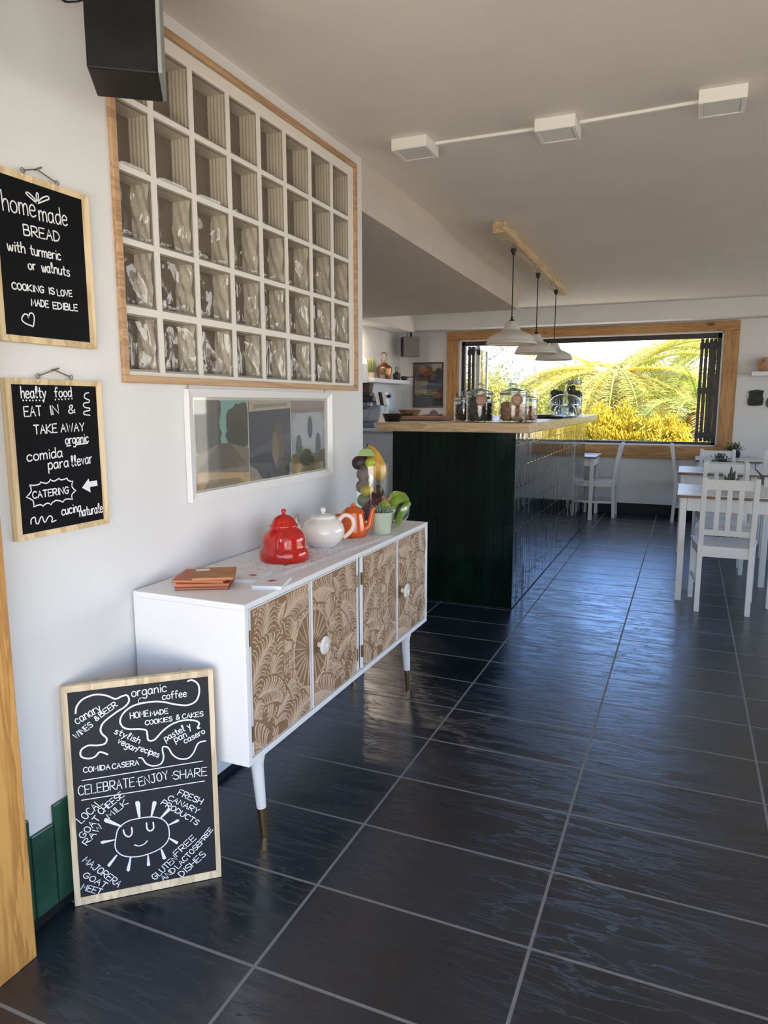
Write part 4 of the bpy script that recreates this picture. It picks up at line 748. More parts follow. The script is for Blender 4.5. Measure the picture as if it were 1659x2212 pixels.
def tiles(axis, u0, u1, fixed, out, seed):
    rnd = random.Random(seed); m = MB(); W, L, g = .0667, .288, .0016; u = u1; k = 0
    while u > u0+.012:
        ua = max(u0, u-W); z = .006-(L*.5 if k % 2 else 0)-(.0 if axis == 'X' else .05)
        while z < BT-.01:
            za, zb = max(.006, z), min(BT-.003, z+L)
            if zb-za > .012:
                b = rnd.uniform(.6, 1.5); m.col = (.0012*b, .0072*b, .0043*b); tu, tz = rnd.gauss(0, .004 if axis == 'X' else .010), rnd.gauss(0, .003); off = rnd.uniform(0, .0008); e = .004 if axis == 'Y' else .0015
                def P(uu, zz_, d):
                    dd = d+(tu*(uu-(ua+u)/2)+tz*(zz_-(za+zb)/2) if d > .004 else 0)+(off if d > .004 else 0)
                    return (uu, fixed+out*dd, zz_) if axis == 'X' else (fixed+out*dd, uu, zz_)
                A = [(ua+g/2, za+g/2), (u-g/2, za+g/2), (u-g/2, zb-g/2), (ua+g/2, zb-g/2)]; B = [(ua+g/2+e, za+g/2+e), (u-g/2-e, za+g/2+e), (u-g/2-e, zb-g/2-e), (ua+g/2+e, zb-g/2-e)]
                vs = [P(*p, 0) for p in A]+[P(*p, .0074 if axis == 'Y' else .0081) for p in A]+[P(*p, .0082) for p in B]
                fl = (axis == 'X') == (out < 0); fs = [(0,1,5,4),(1,2,6,5),(2,3,7,6),(3,0,4,7),(4,5,9,8),(5,6,10,9),(6,7,11,10),(7,4,8,11),(8,9,10,11)]
                m.add(vs, fs if fl else [tuple(reversed(f)) for f in fs])
            z += L
        u -= W; k += 1
    return m
tiles('X', BX0, BX1-.002, BY0+.011, -1, 3).build('front_tiles', ZELF, bar); tiles('Y', BY0+.003, BY1, BX1-.011, 1, 4).build('side_tiles', ZELL, bar)
m = MB(); q = .0035
m.box(BX1-.0025, BX1+.0005, BY0, BY0+.003, .004, BT-.002); m.build('corner_trim', M('black_corner_trim', (.01,.01,.01), .4), bar)
TT = 1.255
m = MB(); m.box(-1.965, -.912, 4.475, 4.70, BT, TT); tp = m.build('worktop', PALEX, bar, bevel=.006); m = MB(); m.box(-1.60, -.912, 4.701, 8.06, BT, TT); m.build('worktop', wood('yellowish_worktop', (.56,.41,.22), (.66,.50,.29), 'Y', .35, knots=False), bar, bevel=.006)  # long rear length in a yellower, smoother wood than the front strip
# ---- cookie jars
COOK = [M('dark_chocolate_cookie', (.030,.016,.011), .75, var=.5, nscale=60, bmp=.5, bscale=140), M('golden_cookie', (.40,.19,.085), .7, var=.25, nscale=50, bmp=.3, bscale=120)]
TAGM = M('round_paper_tag', (.38,.19,.115), .7)
def cookie_mesh(k):
    if k == 0:
        m = MB(); m.ball((0,0,0), (.031,.029,.0145), 14, 9, wob=.13, seed=4)
    else:
        m = MB(); m.ball((0,0,0), (.027,.027,.020), 16, 10, wob=.025, seed=5)
    return m
def jar(label, c, r, h, kind, hc, group, cl, tagtext=None, proto=[None, None]):
    z = TT; t = thing('cookie_jar', label, 'jar', (*c, z), 'glass cookie jars on the bar'); O = (*c, z)
    MB().lathe([(.0001,.006),(r-.006,.006),(r-.004,.012),(r-.004,h*.90),(r*.93,h*.955),(r*.90,h),(r*.935,h+.002),(r*.97,h*.955),(r,h*.90),(r,.008),(r-.006,0),(.0001,0)], O, 48, caps=False).build('body', JAR, t, smooth=40)
    l = MB().lathe([(r*.90,h-.006),(r*1.0,h+.002),(r*1.0,h+.008),(r*.80,h+.014),(r*.40,h+.025),(r*.2,h+.030),(.0001,h+.031)], O, 40).build('lid', thin_glass('jar_lid_glass', (.72,.74,.74), .05, gain=1.6, base=.10) if 'jar_lid_glass' not in bpy.data.materials else bpy.data.materials['jar_lid_glass'], t, smooth=40)
    MB().tube([(c[0]+r*.24*math.cos(a), c[1]+.0, z+h+.040+r*.20*math.sin(a)) for a in [k*PI/8 for k in range(16)]], r*.085, 8, closed=True).build('knob', bpy.data.materials['jar_lid_glass'], l, smooth=60)
    MB().lathe([(r*.945,h-.014),(r*.985,h-.014),(r*.985,h-.002),(r*.945,h-.002)], O, 40).build('seal_ring', M('jar_seal', (.30,.30,.29), .3, .6) if 'jar_seal' not in bpy.data.materials else bpy.data.materials['jar_seal'], l, smooth=40)
    rnd = random.Random(int(r*1000)+kind*7); R = r-.006; placed = []
    rc = .028 if kind == 0 else .026; hz = .015 if kind == 0 else .020; zz = z+.007+hz; lay = 0
    while zz+hz < z+hc:
        ro = R-rc; n = max(3, int(2*PI*ro/(rc*2.02))) if ro > rc*.9 else 1
        for k in range(n):
            a = 2*PI*(k+.5*(lay % 2))/n; placed.append((c[0]+ro*math.cos(a), c[1]+ro*math.sin(a), zz+rnd.uniform(0, .004)))
        if ro > rc*1.6: placed.append((c[0], c[1], zz+.004))
        zz += hz*1.40; lay += 1
    for p in placed:
        if proto[kind] is None:
            o = cookie_mesh(kind).build('cookie', COOK[kind], smooth=70, origin=(0,0,0)); proto[kind] = o
        else: o = proto[kind].copy(); COL.objects.link(o)
        s_ = 1.0; o.scale = (s_, s_, s_); o.location = p; o.rotation_euler = (rnd.uniform(-.35, .35), rnd.uniform(-.35, .35), rnd.uniform(0, 6))
        tag(o, cl, 'cookie', group)
    if tagtext:
        f = towards(c); sd = Vector((-f.y, f.x, 0)); ctr = Vector((c[0], c[1], z+h*.76))+f*(r+.0035)+sd*tagtext[0]; R2 = .037
        disc = lambda rr, d, n=32: [ctr+sd*rr*math.cos(2*PI*k/n)+Vector((0,0,rr*math.sin(2*PI*k/n)))+f*d for k in range(n)]
        m = MB(); m.add(disc(R2, 0)+disc(R2, .0016), [tuple(range(31, -1, -1)), tuple(range(32, 64))]+[(k, (k+1) % 32, 32+(k+1) % 32, 32+k) for k in range(32)]); lb = m.build('paper_tag', TAGM, t)
        m = MB()
        for (tx, w, v, hh) in tagtext[1]:
            for s_ in text_strokes(tx, -w/2, v, w/2, v, hh): ribbon(m, s_, .0017, lambda u, vv: tuple(ctr+sd*u+Vector((0,0,vv))+f*.0022))
        m.build('lettering', M('cream_print', (.78,.62,.50), .7) if 'cream_print' not in bpy.data.materials else bpy.data.materials['cream_print'], lb)
    return t
jar('large glass jar of dark cookies with a round VEGAN DOUBLE CHOCOLATE tag', (-1.283, 4.640), .090, .192, 0, .165, 'dark cookies in the tagged jar', 'dark chocolate cookie inside the jar tagged VEGAN DOUBLE CHOCOLATE', (.010, [('VEGAN', .040, .007, .0085), ('DOUBLE', .050, -.006, .0085), ('CHOCOLATE', .052, -.019, .0065)]))
jar('large glass jar of golden cookies with a round tag, nearest the bar corner', (-1.058, 4.640), .090, .192, 1, .155, 'golden cookies in the tagged jar', 'golden round cookie inside the large tagged jar at the bar corner', (.022, [('COCONUT', .046, .012, .0070), ('LEMON', .046, .001, .0085), ('gluten', .034, -.011, .0050), ('free', .022, -.021, .0050)]))
jar('small glass jar of dark cookies at the left behind the large tagged jar', (-1.440, 4.800), .070, .150, 0, .135, 'dark cookies in the small jar', 'dark chocolate cookie inside the small jar at the left')
jar('small glass jar of golden cookies at the right behind the large tagged jar', (-1.005, 4.815), .072, .150, 1, .125, 'golden cookies in the small jar', 'golden round cookie inside the small jar behind the bar corner')
# ---- glass domes, big fruit jar, trays further along the bar
DOME = thin_glass('bluish_dome_glass', (.80,.86,.92), .04, gain=2.2, base=.05)
c = (-.985, 6.30); t = thing('cake_stand', 'glass cake stand with a domed cover on the far end of the bar', 'cake stand', (*c, TT)); O = (*c, TT)
MB().lathe([(.10,0),(.125,.006),(.128,.012),(.118,.014),(.05,.018),(.0001,.018)], O, 48).build('base_plate', DOME, t, smooth=40)
MB().lathe([(.098,.018),(.096,.045),(.088,.078),(.072,.098),(.060,.103),(.030,.105)], O, 48, caps=False).build('inverted_bowl', DOME, t, smooth=50)
d_ = MB().lathe([(.138,.106),(.139,.112),(.128,.145),(.105,.175),(.070,.194),(.030,.201),(.0001,.202)], O, 48, caps=False).build('dome', DOME, t, smooth=50); MB().ball((c[0], c[1], TT+.214), .014, 16, 12).build('knob', DOME, d_, smooth=60)
MB().lathe([(.036,.019),(.030,.05),(.036,.075),(.030,.10),(.02,.104)], O, 24).build('stem', DOME, t, smooth=50)
c = (-1.005, 6.92); t = thing('fruit_dispenser', 'tall glass jar with avocados behind the cake stand on the bar', 'jar', (*c, TT)); O = (*c, TT)
MB().lathe([(.0001,.005),(.078,.005),(.080,.02),(.080,.26),(.066,.292),(.060,.30),(.064,.302),(.070,.292),(.084,.262),(.084,.02),(.078,0),(.0001,0)], O, 40, caps=False).build('cylinder', JAR, t, smooth=40)
MB().lathe([(.066,.302),(.068,.304),(.068,.330),(.064,.334),(.0001,.336)], O, 36).build('lid', M('grey_lid', (.32,.32,.30), .35, .5), t, smooth=40)
AVO = M('dark_avocado_skin', (.055,.060,.022), .6, var=.5, nscale=30, bmp=.3)
ap = None
def avo(p, rot, label, group, s_=1):
    global ap
    if ap is None: ap = MB().ball((0,0,0), (.036,.036,.045), 16, 12, None, .15).build('avocado', AVO, smooth=70, origin=(0,0,0)); o = ap
    else: o = ap.copy(); COL.objects.link(o)
    o.location = p; o.rotation_euler = rot; o.scale = (s_,)*3; tag(o, label, 'avocado', group)
rnd = random.Random(8)
for k in range(9): a = k*2.1; rr = .040; avo((c[0]+rr*math.cos(a), c[1]+rr*math.sin(a), TT+.045+.026*k), (rnd.random()*3, rnd.random()*3, 0), 'dark avocado inside the tall lidded jar', 'avocados in the tall jar', .95)
c2 = (-1.165, 6.95); t = thing('fruit_vase', 'tall open glass cylinder piled with dark avocados, left of the cake stand', 'vase', (*c2, TT)); MB().lathe([(.0001,.004),(.058,.004),(.058,.17),(.061,.17),(.061,0),(.0001,0)], (*c2, TT), 36, caps=False).build('cylinder', JAR, t, smooth=40)
for k in range(8):
    a = k*2.4; rr = .022 if k < 5 else .040; avo((c2[0]+rr*math.cos(a), c2[1]+rr*math.sin(a), TT+.045+.032*k-(.05 if k > 5 else 0)), (rnd.random()*3, rnd.random()*3, 0), 'dark avocado piled in the open cylinder', 'avocados in the open cylinder', .92)
tag(MB().lathe([(.115,0),(.14,.012),(.145,.014),(.138,.016),(.112,.006),(.0001,.006)], (-1.085, 6.02, TT), 40, caps=False).build('serving_tray', BLACK, smooth=40), 'black round tray on the bar in front of the glass domes', 'tray')
tag(MB().box(-1.35, -1.12, 6.40, 6.70, TT, TT+.022).build('serving_tray', BLACK, bevel=.006), 'black rectangular tray behind the round tray on the bar', 'tray')
tag(MB().box(-1.215, -1.135, 4.53, 4.57, TT, TT+.0012).build('paper_slip', PAPER), 'white paper slip on the bar top between the two large jars', 'paper')
t = thing('frying_pan', 'small black pan resting on the left end of the bar top', 'pan', (-1.895, 4.60, TT)); MB().lathe([(.0001,0),(.052,0),(.068,.045),(.072,.052),(.065,.053),(.050,.006),(.0001,.006)], (-1.895, 4.60, TT+.0005), 40, caps=False).build('pan_body', BLACK, t, smooth=40)
MB().tube([(-1.835,4.62,TT+.047),(-1.76,4.65,TT+.049)], .008, 8).build('handle', BLACK, t)
# ================================================================== kitchen behind the bar
t = thing('back_counter', 'low back counter with a wooden top and pale drawers behind the bar', 'counter', (-2.75, 8.95, 0))
MB().box(-3.62, -1.85, 8.72, 9.30, 1.168, 1.213).build('worktop', wood('reddish_worktop', (.27,.14,.075), (.36,.20,.11), 'X', .4, knots=False), t, bevel=.004); MB().box(-3.60, -1.87, 8.76, 9.30, 0, 1.168).build('carcass', M('grey_carcass', (.30,.29,.28), .6), t)
for k in range(5):
    d = MB().box(-3.59+k*.345, -3.595+(k+1)*.345-.012, 8.745, 8.76, .75, 1.145).build('drawer', M('pale_drawer', (.55,.52,.50), .5) if k == 0 else bpy.data.materials['pale_drawer'], t, bevel=.002); MB().box(-3.30+k*.345, -3.285+k*.345, 8.73, 8.745, 1.05, 1.14).build('handle', BLACK, d)
m = MB(); c = (-3.427, 8.92); n = 8; pr = [(.085,0),(.11,.012),(.165,.078),(.158,.080),(.10,.018),(.0001,.012)]
m.lathe(pr, (*c, 1.2135), 8, 1, .8).build('x', COPPER); o = bpy.data.objects['x']; o.name = 'wooden_bowl'; o.data.materials[0] = wood('bowl_wood', (.27,.12,.05), (.44,.23,.10), 'X', .5, knots=False); tag(o, 'faceted wooden bowl on the back counter under the poster', 'bowl')
t = thing('pizza_wheel', 'wooden handled stone wheel tool lying on the back counter', 'kitchen tool', (-3.08, 8.9, 1.2135)); MB().prism([(-3.08+.062*math.cos(PI*k/16), 1.222+.072*math.sin(PI*k/16)) for k in range(17)], 'Y', 8.885, 8.915).build('wheel', M('grey_stone', (.16,.15,.14), .7, var=.3), t)
MB().tube([(-3.23,8.9,1.222),(-3.16,8.9,1.226),(-3.0,8.9,1.228),(-2.955,8.9,1.230)], [.006,.009,.012,.011], 10).build('handle', wood('dark_handle', (.13,.06,.03), (.2,.1,.05), 'X', .5, knots=False), t, smooth=50)
# wall shelf with copper kettle and little pots
SHX = -3.50; t = thing('wall_shelf', 'white floating shelf with a copper kettle on the kitchen wall', 'shelf', (-3.61, 8.5, 1.633)); MB().box(KX, SHX, 7.93, 9.12, 1.633, 1.680).build('plank', WHITE, t, bevel=.003)
sz = 1.681
def kettle(c, s_, label, mt, handle_h, name='copper_kettle'):
    t = thing(name, label, 'kettle', (*c, sz)); O = (*c, sz)
    MB().lathe([(.062*s_,0),(.072*s_,.01*s_),(.078*s_,.06*s_),(.082*s_,.10*s_),(.084*s_,.118*s_),(.078*s_,.128*s_),(.066*s_,.142*s_),(.04*s_,.156*s_)], O, 32).build('body', mt, t, smooth=40)
    l = MB().lathe([(.042*s_,.154*s_),(.034*s_,.166*s_),(.014*s_,.174*s_),(.006*s_,.178*s_)], O, 24).build('lid', mt, t, smooth=40); MB().lathe([(.005*s_,.176*s_),(.011*s_,.188*s_),(.004*s_,.200*s_),(.0001,.203*s_)], O, 16).build('finial', mt, l, smooth=60)
    MB().tube(spline([(c[0],c[1]+.074*s_,sz+.05*s_),(c[0],c[1]+.108*s_,sz+.07*s_),(c[0],c[1]+.125*s_,sz+.115*s_),(c[0],c[1]+.15*s_,sz+.13*s_)], 5), [.014*s_-.0005*s_*k for k in range(16)], 10).build('spout', mt, t, smooth=50)
    hh = handle_h*s_; MB().tube(spline([(c[0],c[1]-.055*s_,sz+.145*s_),(c[0],c[1]-.075*s_,sz+.145*s_+hh*.6),(c[0],c[1]-.05*s_,sz+.15*s_+hh),(c[0],c[1]+.05*s_,sz+.15*s_+hh),(c[0],c[1]+.075*s_,sz+.145*s_+hh*.6),(c[0],c[1]+.055*s_,sz+.145*s_)], 5), .006*s_, 8).build('handle', mt, t, smooth=50)
kettle((-3.60, 8.46), 1.18, 'large old copper kettle with a tall hoop handle on the white kitchen shelf', COPPER, .125); kettle((-3.585, 8.845), .62, 'small dark iron kettle with a round handle at the right of the shelf', IRON, .12, 'iron_kettle')
t = thing('small_saucepan', 'small dark pan with a sideways handle at the end of the shelf', 'pan', (-3.55, 9.03, sz)); MB().lathe([(.0001,0),(.030,0),(.046,.03),(.048,.055),(.045,.055),(.03,.006),(.0001,.006)], (-3.55, 9.03, sz), 28, caps=False).build('pan_body', IRON, t, smooth=40); MB().tube([(-3.51,9.05,sz+.045),(-3.42,9.09,sz+.052)], .006, 8).build('handle', IRON, t)
t = thing('potted_cactus', 'tall ribbed green cactus in a pot at the left end of the kitchen shelf', 'potted plant', (-3.60, 8.05, sz)); MB().lathe([(.036,0),(.045,.07),(.041,.07),(.0001,.06)], (-3.60,8.05,sz), 28).build('pot', M('sand_pot', (.42,.36,.28), .7), t, smooth=40)
m = MB(); n = 40; pr = [(.04,.06),(.052,.10),(.054,.17),(.046,.215),(.025,.238),(.001,.243)]; vs = []
for r, z in pr:
    for k in range(n): a = 2*PI*k/n; q = r*(1+.09*math.cos(10*a)); vs.append((-3.60+q*math.cos(a), 8.05+q*math.sin(a), sz+z))
m.add(vs, [(j*n+k, j*n+(k+1) % n, (j+1)*n+(k+1) % n, (j+1)*n+k) for j in range(5) for k in range(n)]); m.build('stem', M('cactus_skin', (.13,.16,.055), .6, var=.3, nscale=50), t, smooth=40)
t = thing('potted_cactus', 'little round spiny cactus in front of the copper kettle', 'potted plant', (-3.54, 8.27, sz)); MB().lathe([(.03,0),(.036,.055),(.032,.055),(.0001,.05)], (-3.54,8.27,sz), 24).build('pot', M('grey_pot', (.20,.18,.16), .6), t, smooth=40); m = MB(); m.ball((-3.54,8.27,sz+.085), (.036,.036,.045), 18, 10); rnd = random.Random(6)
for k in range(46):
    a, e = rnd.uniform(0, 6.28), rnd.uniform(-.3, 1.5); d = Vector((math.cos(a)*math.cos(e), math.sin(a)*math.cos(e), math.sin(e))); p = Vector((-3.54,8.27,sz+.085)); m.tube([p+d*.034, p+d*.056], [.0016,.0004], 4)
m.build('spiny_ball', M('grey_cactus', (.11,.10,.07), .7), t, smooth=50)
# poster (a plain stand-in design) in a red-brown frame
t = thing('framed_poster', 'framed dark poster reading LIQUORE STREGA on the far wall left of the window', 'poster', (-3.32, YF-.01, 1.323)); P = lambda u, v, d: (u, YF-.001-d, v)
m = MB(); moulding(m, P, ((-3.541,1.323,-3.104,1.931), (-3.521,1.343,-3.124,1.911), .012, .018)); m.build('frame', M('red_brown_frame', (.095,.022,.018), .4), t, bevel=.002)
sheet('print', -3.525, -3.12, 1.339, 1.915, [('222A20', R01), ('2A1A16', [(0,.68),(.45,.72),(.4,1),(0,1)]), ('8E8A78', [(.02,.30),(.44,.30),(.5,.42),(.5,.60),(.02,.60)]), ('5A5648', [(.02,.60),(.5,.60),(.46,.68),(.02,.69)]), ('23324F', [(.52,.72),(.95,.76),(1,.40),(.62,.34),(.42,.42),(.52,.56)]), ('7A4526', blob(.42, .80, .22, .09, w=.1)), ('8C5A34', blob(.30, .88, .14, .06, w=.06)), ('7E4424', blob(.82, .26, .17, .09, w=.12)), ('303A38', [(0,0),(1,0),(1,.16),(.5,.24),(0,.22)])], 0, t, place=lambda u, v, z: (u, YF-.0085-z, v), lay=.0004)
m = MB()
for s_ in text_strokes('STREGA', -3.50, 1.490, -3.19, 1.502, .058): ribbon(m, s_, .010, lambda u, v: (u, YF-.0125, v))
m.build('lettering', M('gold_print', (.55,.46,.16), .6), t, label='large gold word'); m = MB()
for s_ in text_strokes('LIQUORE', -3.490, 1.572, -3.350, 1.578, .026): ribbon(m, s_, .0045, lambda u, v: (u, YF-.0128, v))
m.build('lettering', M('olive_print', (.10,.09,.05), .6), t, label='small dark word')
MB().box(-3.523, -3.122, YF-.0145, YF-.0132, 1.341, 1.913).build('glazing', bpy.data.materials['picture_glazing'], t)
# hanging loudspeaker in the kitchen corner
t = thing('hanging_speaker', 'small grey loudspeaker hanging from a black rod in the far left corner', 'loudspeaker', (-3.56, 9.12, 1.99)); cs = [(-3.590,8.99),(-3.395,9.02),(-3.425,9.215),(-3.62,9.185)]
cs = [(-3.60,9.04),(-3.535,8.97),(-3.345,9.06),(-3.41,9.20)]
MB().prism(cs, 'Z', 1.995, 2.252).build('cabinet', GREYW and M('warm_grey_veneer', (.20,.18,.175), .6), t, bevel=.003)
a, b = Vector((*cs[0], 0)), Vector((*cs[1], 0)); nn = Vector((-(b-a).y, (b-a).x, 0)).normalized()*-.006
m = MB(); m.hexa([a+Vector((0,0,1.998)), b+Vector((0,0,1.998)), b+nn+Vector((0,0,1.998)), a+nn+Vector((0,0,1.998)), a+Vector((0,0,2.249)), b+Vector((0,0,2.249)), b+nn+Vector((0,0,2.249)), a+nn+Vector((0,0,2.249))]); m.build('grille', BLACK, t)
MB().box(-3.485, -3.462, 9.07, 9.093, 2.252, 2.335).build('rod', BLACK, t); MB().tube(spline([(-3.52,9.08,2.252),(-3.53,9.08,2.29),(-3.505,9.08,2.334)], 5), .004, 6).build('cable', BLACK, t)
# appliances glimpsed between the wall end and the bar
t = thing('steel_refrigerator', 'stainless steel under-counter fridge at the kitchen wall left of the bar', 'fridge', (-3.36, 7.75, 0)); MB().box(-3.70, -3.04, 7.45, 8.10, .02, 1.06).build('cabinet', STEEL, t, bevel=.008)
d = MB().box(-3.68, -3.375, 7.425, 7.45, .10, .93).build('door', STEEL, t, bevel=.004); MB().box(-3.40, -3.385, 7.40, 7.425, .45, .80).build('handle', STEELD, d); d = MB().box(-3.365, -3.06, 7.425, 7.45, .10, .93).build('door', STEEL, t, bevel=.004); MB().box(-3.355, -3.34, 7.40, 7.425, .45, .80).build('handle', STEELD, d); MB().box(-3.70, -3.02, 7.40, 8.12, 1.06, 1.10).build('top', STEEL, t, bevel=.004)
t = thing('coffee_machine', 'steel espresso machine on the fridge seen past the wall end', 'coffee machine', (-3.5, 7.75, 1.10)); MB().box(-3.70, -3.345, 7.55, 7.95, 1.10, 1.16).build('drip_tray', STEELD, t, bevel=.004); MB().box(-3.70, -3.345, 7.75, 7.95, 1.16, 1.40).build('body', STEEL, t, bevel=.01); MB().box(-3.70, -3.345, 7.52, 7.95, 1.40, 1.46).build('top', BLACK, t, bevel=.008)
for x in (-3.56, -3.43): g = MB().lathe([(.035,0),(.035,.04),(.03,.05)], (x, 7.62, 1.35), 20).build('group_head', STEEL, t, smooth=40); MB().tube([(x,7.60,1.335),(x,7.46,1.325)], .012, 10).build('portafilter', BLACK, g, smooth=50)
t = thing('coffee_grinder', 'dark coffee grinder with a brown bean hopper beside the steel machine', 'coffee grinder', (-3.47, 7.62, 1.46)); MB().box(-3.53, -3.395, 7.55, 7.69, 1.461, 1.50).build('body', BLACK, t, bevel=.006); MB().prism([(-3.51,1.50),(-3.415,1.50),(-3.40,1.60),(-3.525,1.60)], 'Y', 7.565, 7.675).build('hopper', M('bean_brown', (.07,.032,.02), .35), t, bevel=.004); MB().box(-3.53, -3.395, 7.555, 7.685, 1.60, 1.615).build('lid', BLACK, t, bevel=.004)
t = thing('weighing_scale', 'white and black tilted counter scale beside the steel espresso machine', 'scale', (-3.19, 7.55, 1.10)); c_ = (-3.19, 7.55)
MB().box(-3.27, -3.10, 7.50, 7.62, 1.10, 1.13).build('base', WHITE, t, bevel=.004); MB().tube([(-3.185,7.56,1.13),(-3.19,7.56,1.36)], .022, 12).build('column', WHITE, t, smooth=50)
q = lambda x0, x1, z0, z1: MB().hexa([(x0+.03,7.50,z0),(x1+.03,7.50,z0),(x1+.03,7.58,z0),(x0+.03,7.58,z0),(x0,7.50,z1),(x1,7.50,z1),(x1,7.58,z1),(x0,7.58,z1)])
q(-3.315,-3.27,1.36,1.50).build('display_panel', WHITE, t, bevel=.003); q(-3.27,-3.225,1.355,1.505).build('display_panel', BLACK, t, bevel=.003); q(-3.225,-3.185,1.36,1.50).build('display_panel', WHITE, t, bevel=.003); MB().tube([(-3.165,7.54,1.455),(-3.13,7.54,1.47)], .022, 12).build('dial', BLACK, t)
t = thing('milk_jug', 'white milk jug with a dark curved handle under the tilted scale', 'jug', (-3.15, 7.44, 1.10)); MB().lathe([(.04,0),(.055,.01),(.05,.10),(.038,.15),(.042,.18)], (-3.18,7.44,1.1005), 28).build('body', WHITE, t, smooth=50); MB().tube(spline([(-3.145,7.44,1.26),(-3.10,7.44,1.24),(-3.085,7.44,1.16),(-3.13,7.44,1.125)], 5), .007, 8).build('handle', BLACK, t, smooth=50)
t = thing('water_dispenser', 'tall white appliance at the wall end beside the cactus', 'appliance', (-3.5, 7.72, 1.46)); MB().prism([(-3.66,1.461),(-3.575,1.461),(-3.575,1.84),(-3.59,1.90),(-3.62,1.93),(-3.66,1.93)], 'Y', 7.76, 7.90).build('column', WHITE, t, bevel=.008); MB().box(-3.63, -3.61, 7.752, 7.76, 1.83, 1.86).build('button', BLACK, t)
# ================================================================== ceiling fittings
def ceiling_light(x, y, label):
    t = thing('ceiling_light', label, 'ceiling light', (x, y, HC), 'square ceiling lights'); h, dpt = .083, .050; ang = -.03
    z0 = HC-dpt
    m = MB(); m.box(x-h, x+h, y-h, y+h, z0+.006, HC-.0005); m.box(x-h, x+h, y-h, y-h+.018, z0, z0+.006); m.box(x-h, x+h, y+h-.018, y+h, z0, z0+.006); m.box(x-h, x-h+.018, y-h+.018, y+h-.018, z0, z0+.006); m.box(x+h-.018, x+h, y-h+.018, y+h-.018, z0, z0+.006)
    m.build('housing', PLASTIC, t, bevel=.002); MB().box(x-h+.020, x+h-.020, y-h+.020, y+h-.020, z0+.002, z0+.0058).build('diffuser', DIFF, t)
ceiling_light(-1.205, 3.19, 'leftmost square white surface light on the ceiling'); ceiling_light(-.575, 3.215, 'middle square white surface light on the ceiling'); ceiling_light(.047, 3.18, 'rightmost square white surface light on the ceiling')
tag(MB().hexa([(-1.12,3.216,HC-.012),(-.66,3.222,HC-.012),(-.66,3.238,HC-.012),(-1.12,3.232,HC-.012),(-1.12,3.216,HC-.0005),(-.66,3.222,HC-.0005),(-.66,3.238,HC-.0005),(-1.12,3.232,HC-.0005)]).build('cable_trunking', PLASTIC), 'thin white cable trunking between the leftmost and middle ceiling lights', 'cable trunking', 'cable trunking on the ceiling')
tag(MB().hexa([(-.49,3.222,HC-.012),(-.037,3.196,HC-.012),(-.037,3.212,HC-.012),(-.49,3.238,HC-.012),(-.49,3.222,HC-.0005),(-.037,3.196,HC-.0005),(-.037,3.212,HC-.0005),(-.49,3.238,HC-.0005)]).build('cable_trunking', PLASTIC), 'thin white cable trunking between the middle and rightmost ceiling lights', 'cable trunking', 'cable trunking on the ceiling')
BEAMW = wood('ceiling_beam_wood', (.52,.35,.19), (.68,.52,.32), 'Y', .5, 7, knots=False)
tag(MB().hexa([(-1.238,4.70,2.468),(-1.150,4.695,2.468),(-1.222,7.62,2.468),(-1.312,7.63,2.468),(-1.238,4.70,HC-.001),(-1.150,4.695,HC-.001),(-1.222,7.62,HC-.001),(-1.312,7.63,HC-.001)]).build('ceiling_beam', BEAMW, bevel=.003), 'wooden ceiling beam carrying three pendant lamps over the bar', 'beam')
BLKCORD = M('black_cord', (.018,.012,.012), .6)
def pendant(x, y, label):
    z0 = 2.466; zs = 1.80; t = thing('pendant_lamp', label, 'pendant lamp', (x, y, z0), 'pendant lamps over the bar')
    MB().lathe([(.0001,0),(.022,0),(.012,-.035),(.006,-.042),(.0001,-.043)][::-1], (x, y, z0), 20).build('ceiling_cup', BLKCORD, t, smooth=40)
    MB().tube([(x,y,z0-.04),(x,y,zs+.19)], .0042, 8).build('cord', BLKCORD, t); MB().lathe([(.020,.163),(.020,.170),(.013,.178),(.008,.182),(.008,.20)], (x, y, zs), 20).build('socket_cap', BLKCORD, t, smooth=40)
    pr = [(.176,.0),(.183,.006),(.184,.012),(.176,.018),(.168,.040),(.155,.060),(.115,.080),(.080,.095),(.068,.102),(.062,.110),(.040,.158),(.034,.164),(.018,.166)]
    MB().lathe(pr+[(r-.004, z-.003) for r, z in reversed(pr[3:])]+[(.172,.012),(.172,.001)], (x, y, zs), 56, caps=False).build('shade', SHADE, t, smooth=35)
    MB().ball((x, y, zs+.085), (.030,.030,.040), 16, 12).build('bulb', M('bulb_glass', (.8,.8,.78), .2) if 'bulb_glass' not in bpy.data.materials else bpy.data.materials['bulb_glass'], t, smooth=60)
pendant(-1.218, 5.222, 'nearest of the three enamel pendant lamps over the bar'); pendant(-1.245, 6.26, 'middle of the three enamel pendant lamps over the bar'); pendant(-1.262, 7.25, 'farthest of the three enamel pendant lamps over the bar')
for (x, y, zc, lb) in ((-3.56, 7.75, 2.31, 'small round recessed downlight under the kitchen wall bulkhead'), (-2.7, 5.6, 2.305, 'round recessed downlight in the lowered kitchen ceiling')):
    t = thing('downlight', lb, 'ceiling light', (x, y, zc)); MB().lathe([(.052,-.004),(.070,-.004),(.072,-.0005)], (x, y, zc), 32, caps=False).build('ring', PLASTIC, t, smooth=40); MB().lathe([(.0001,-.002),(.052,-.002)], (x, y, zc), 32, caps=False).build('lens', M('lit_downlight_lens', (.9,.9,.85), .4) if 'lit_downlight_lens' not in bpy.data.materials else bpy.data.materials['lit_downlight_lens'], t)
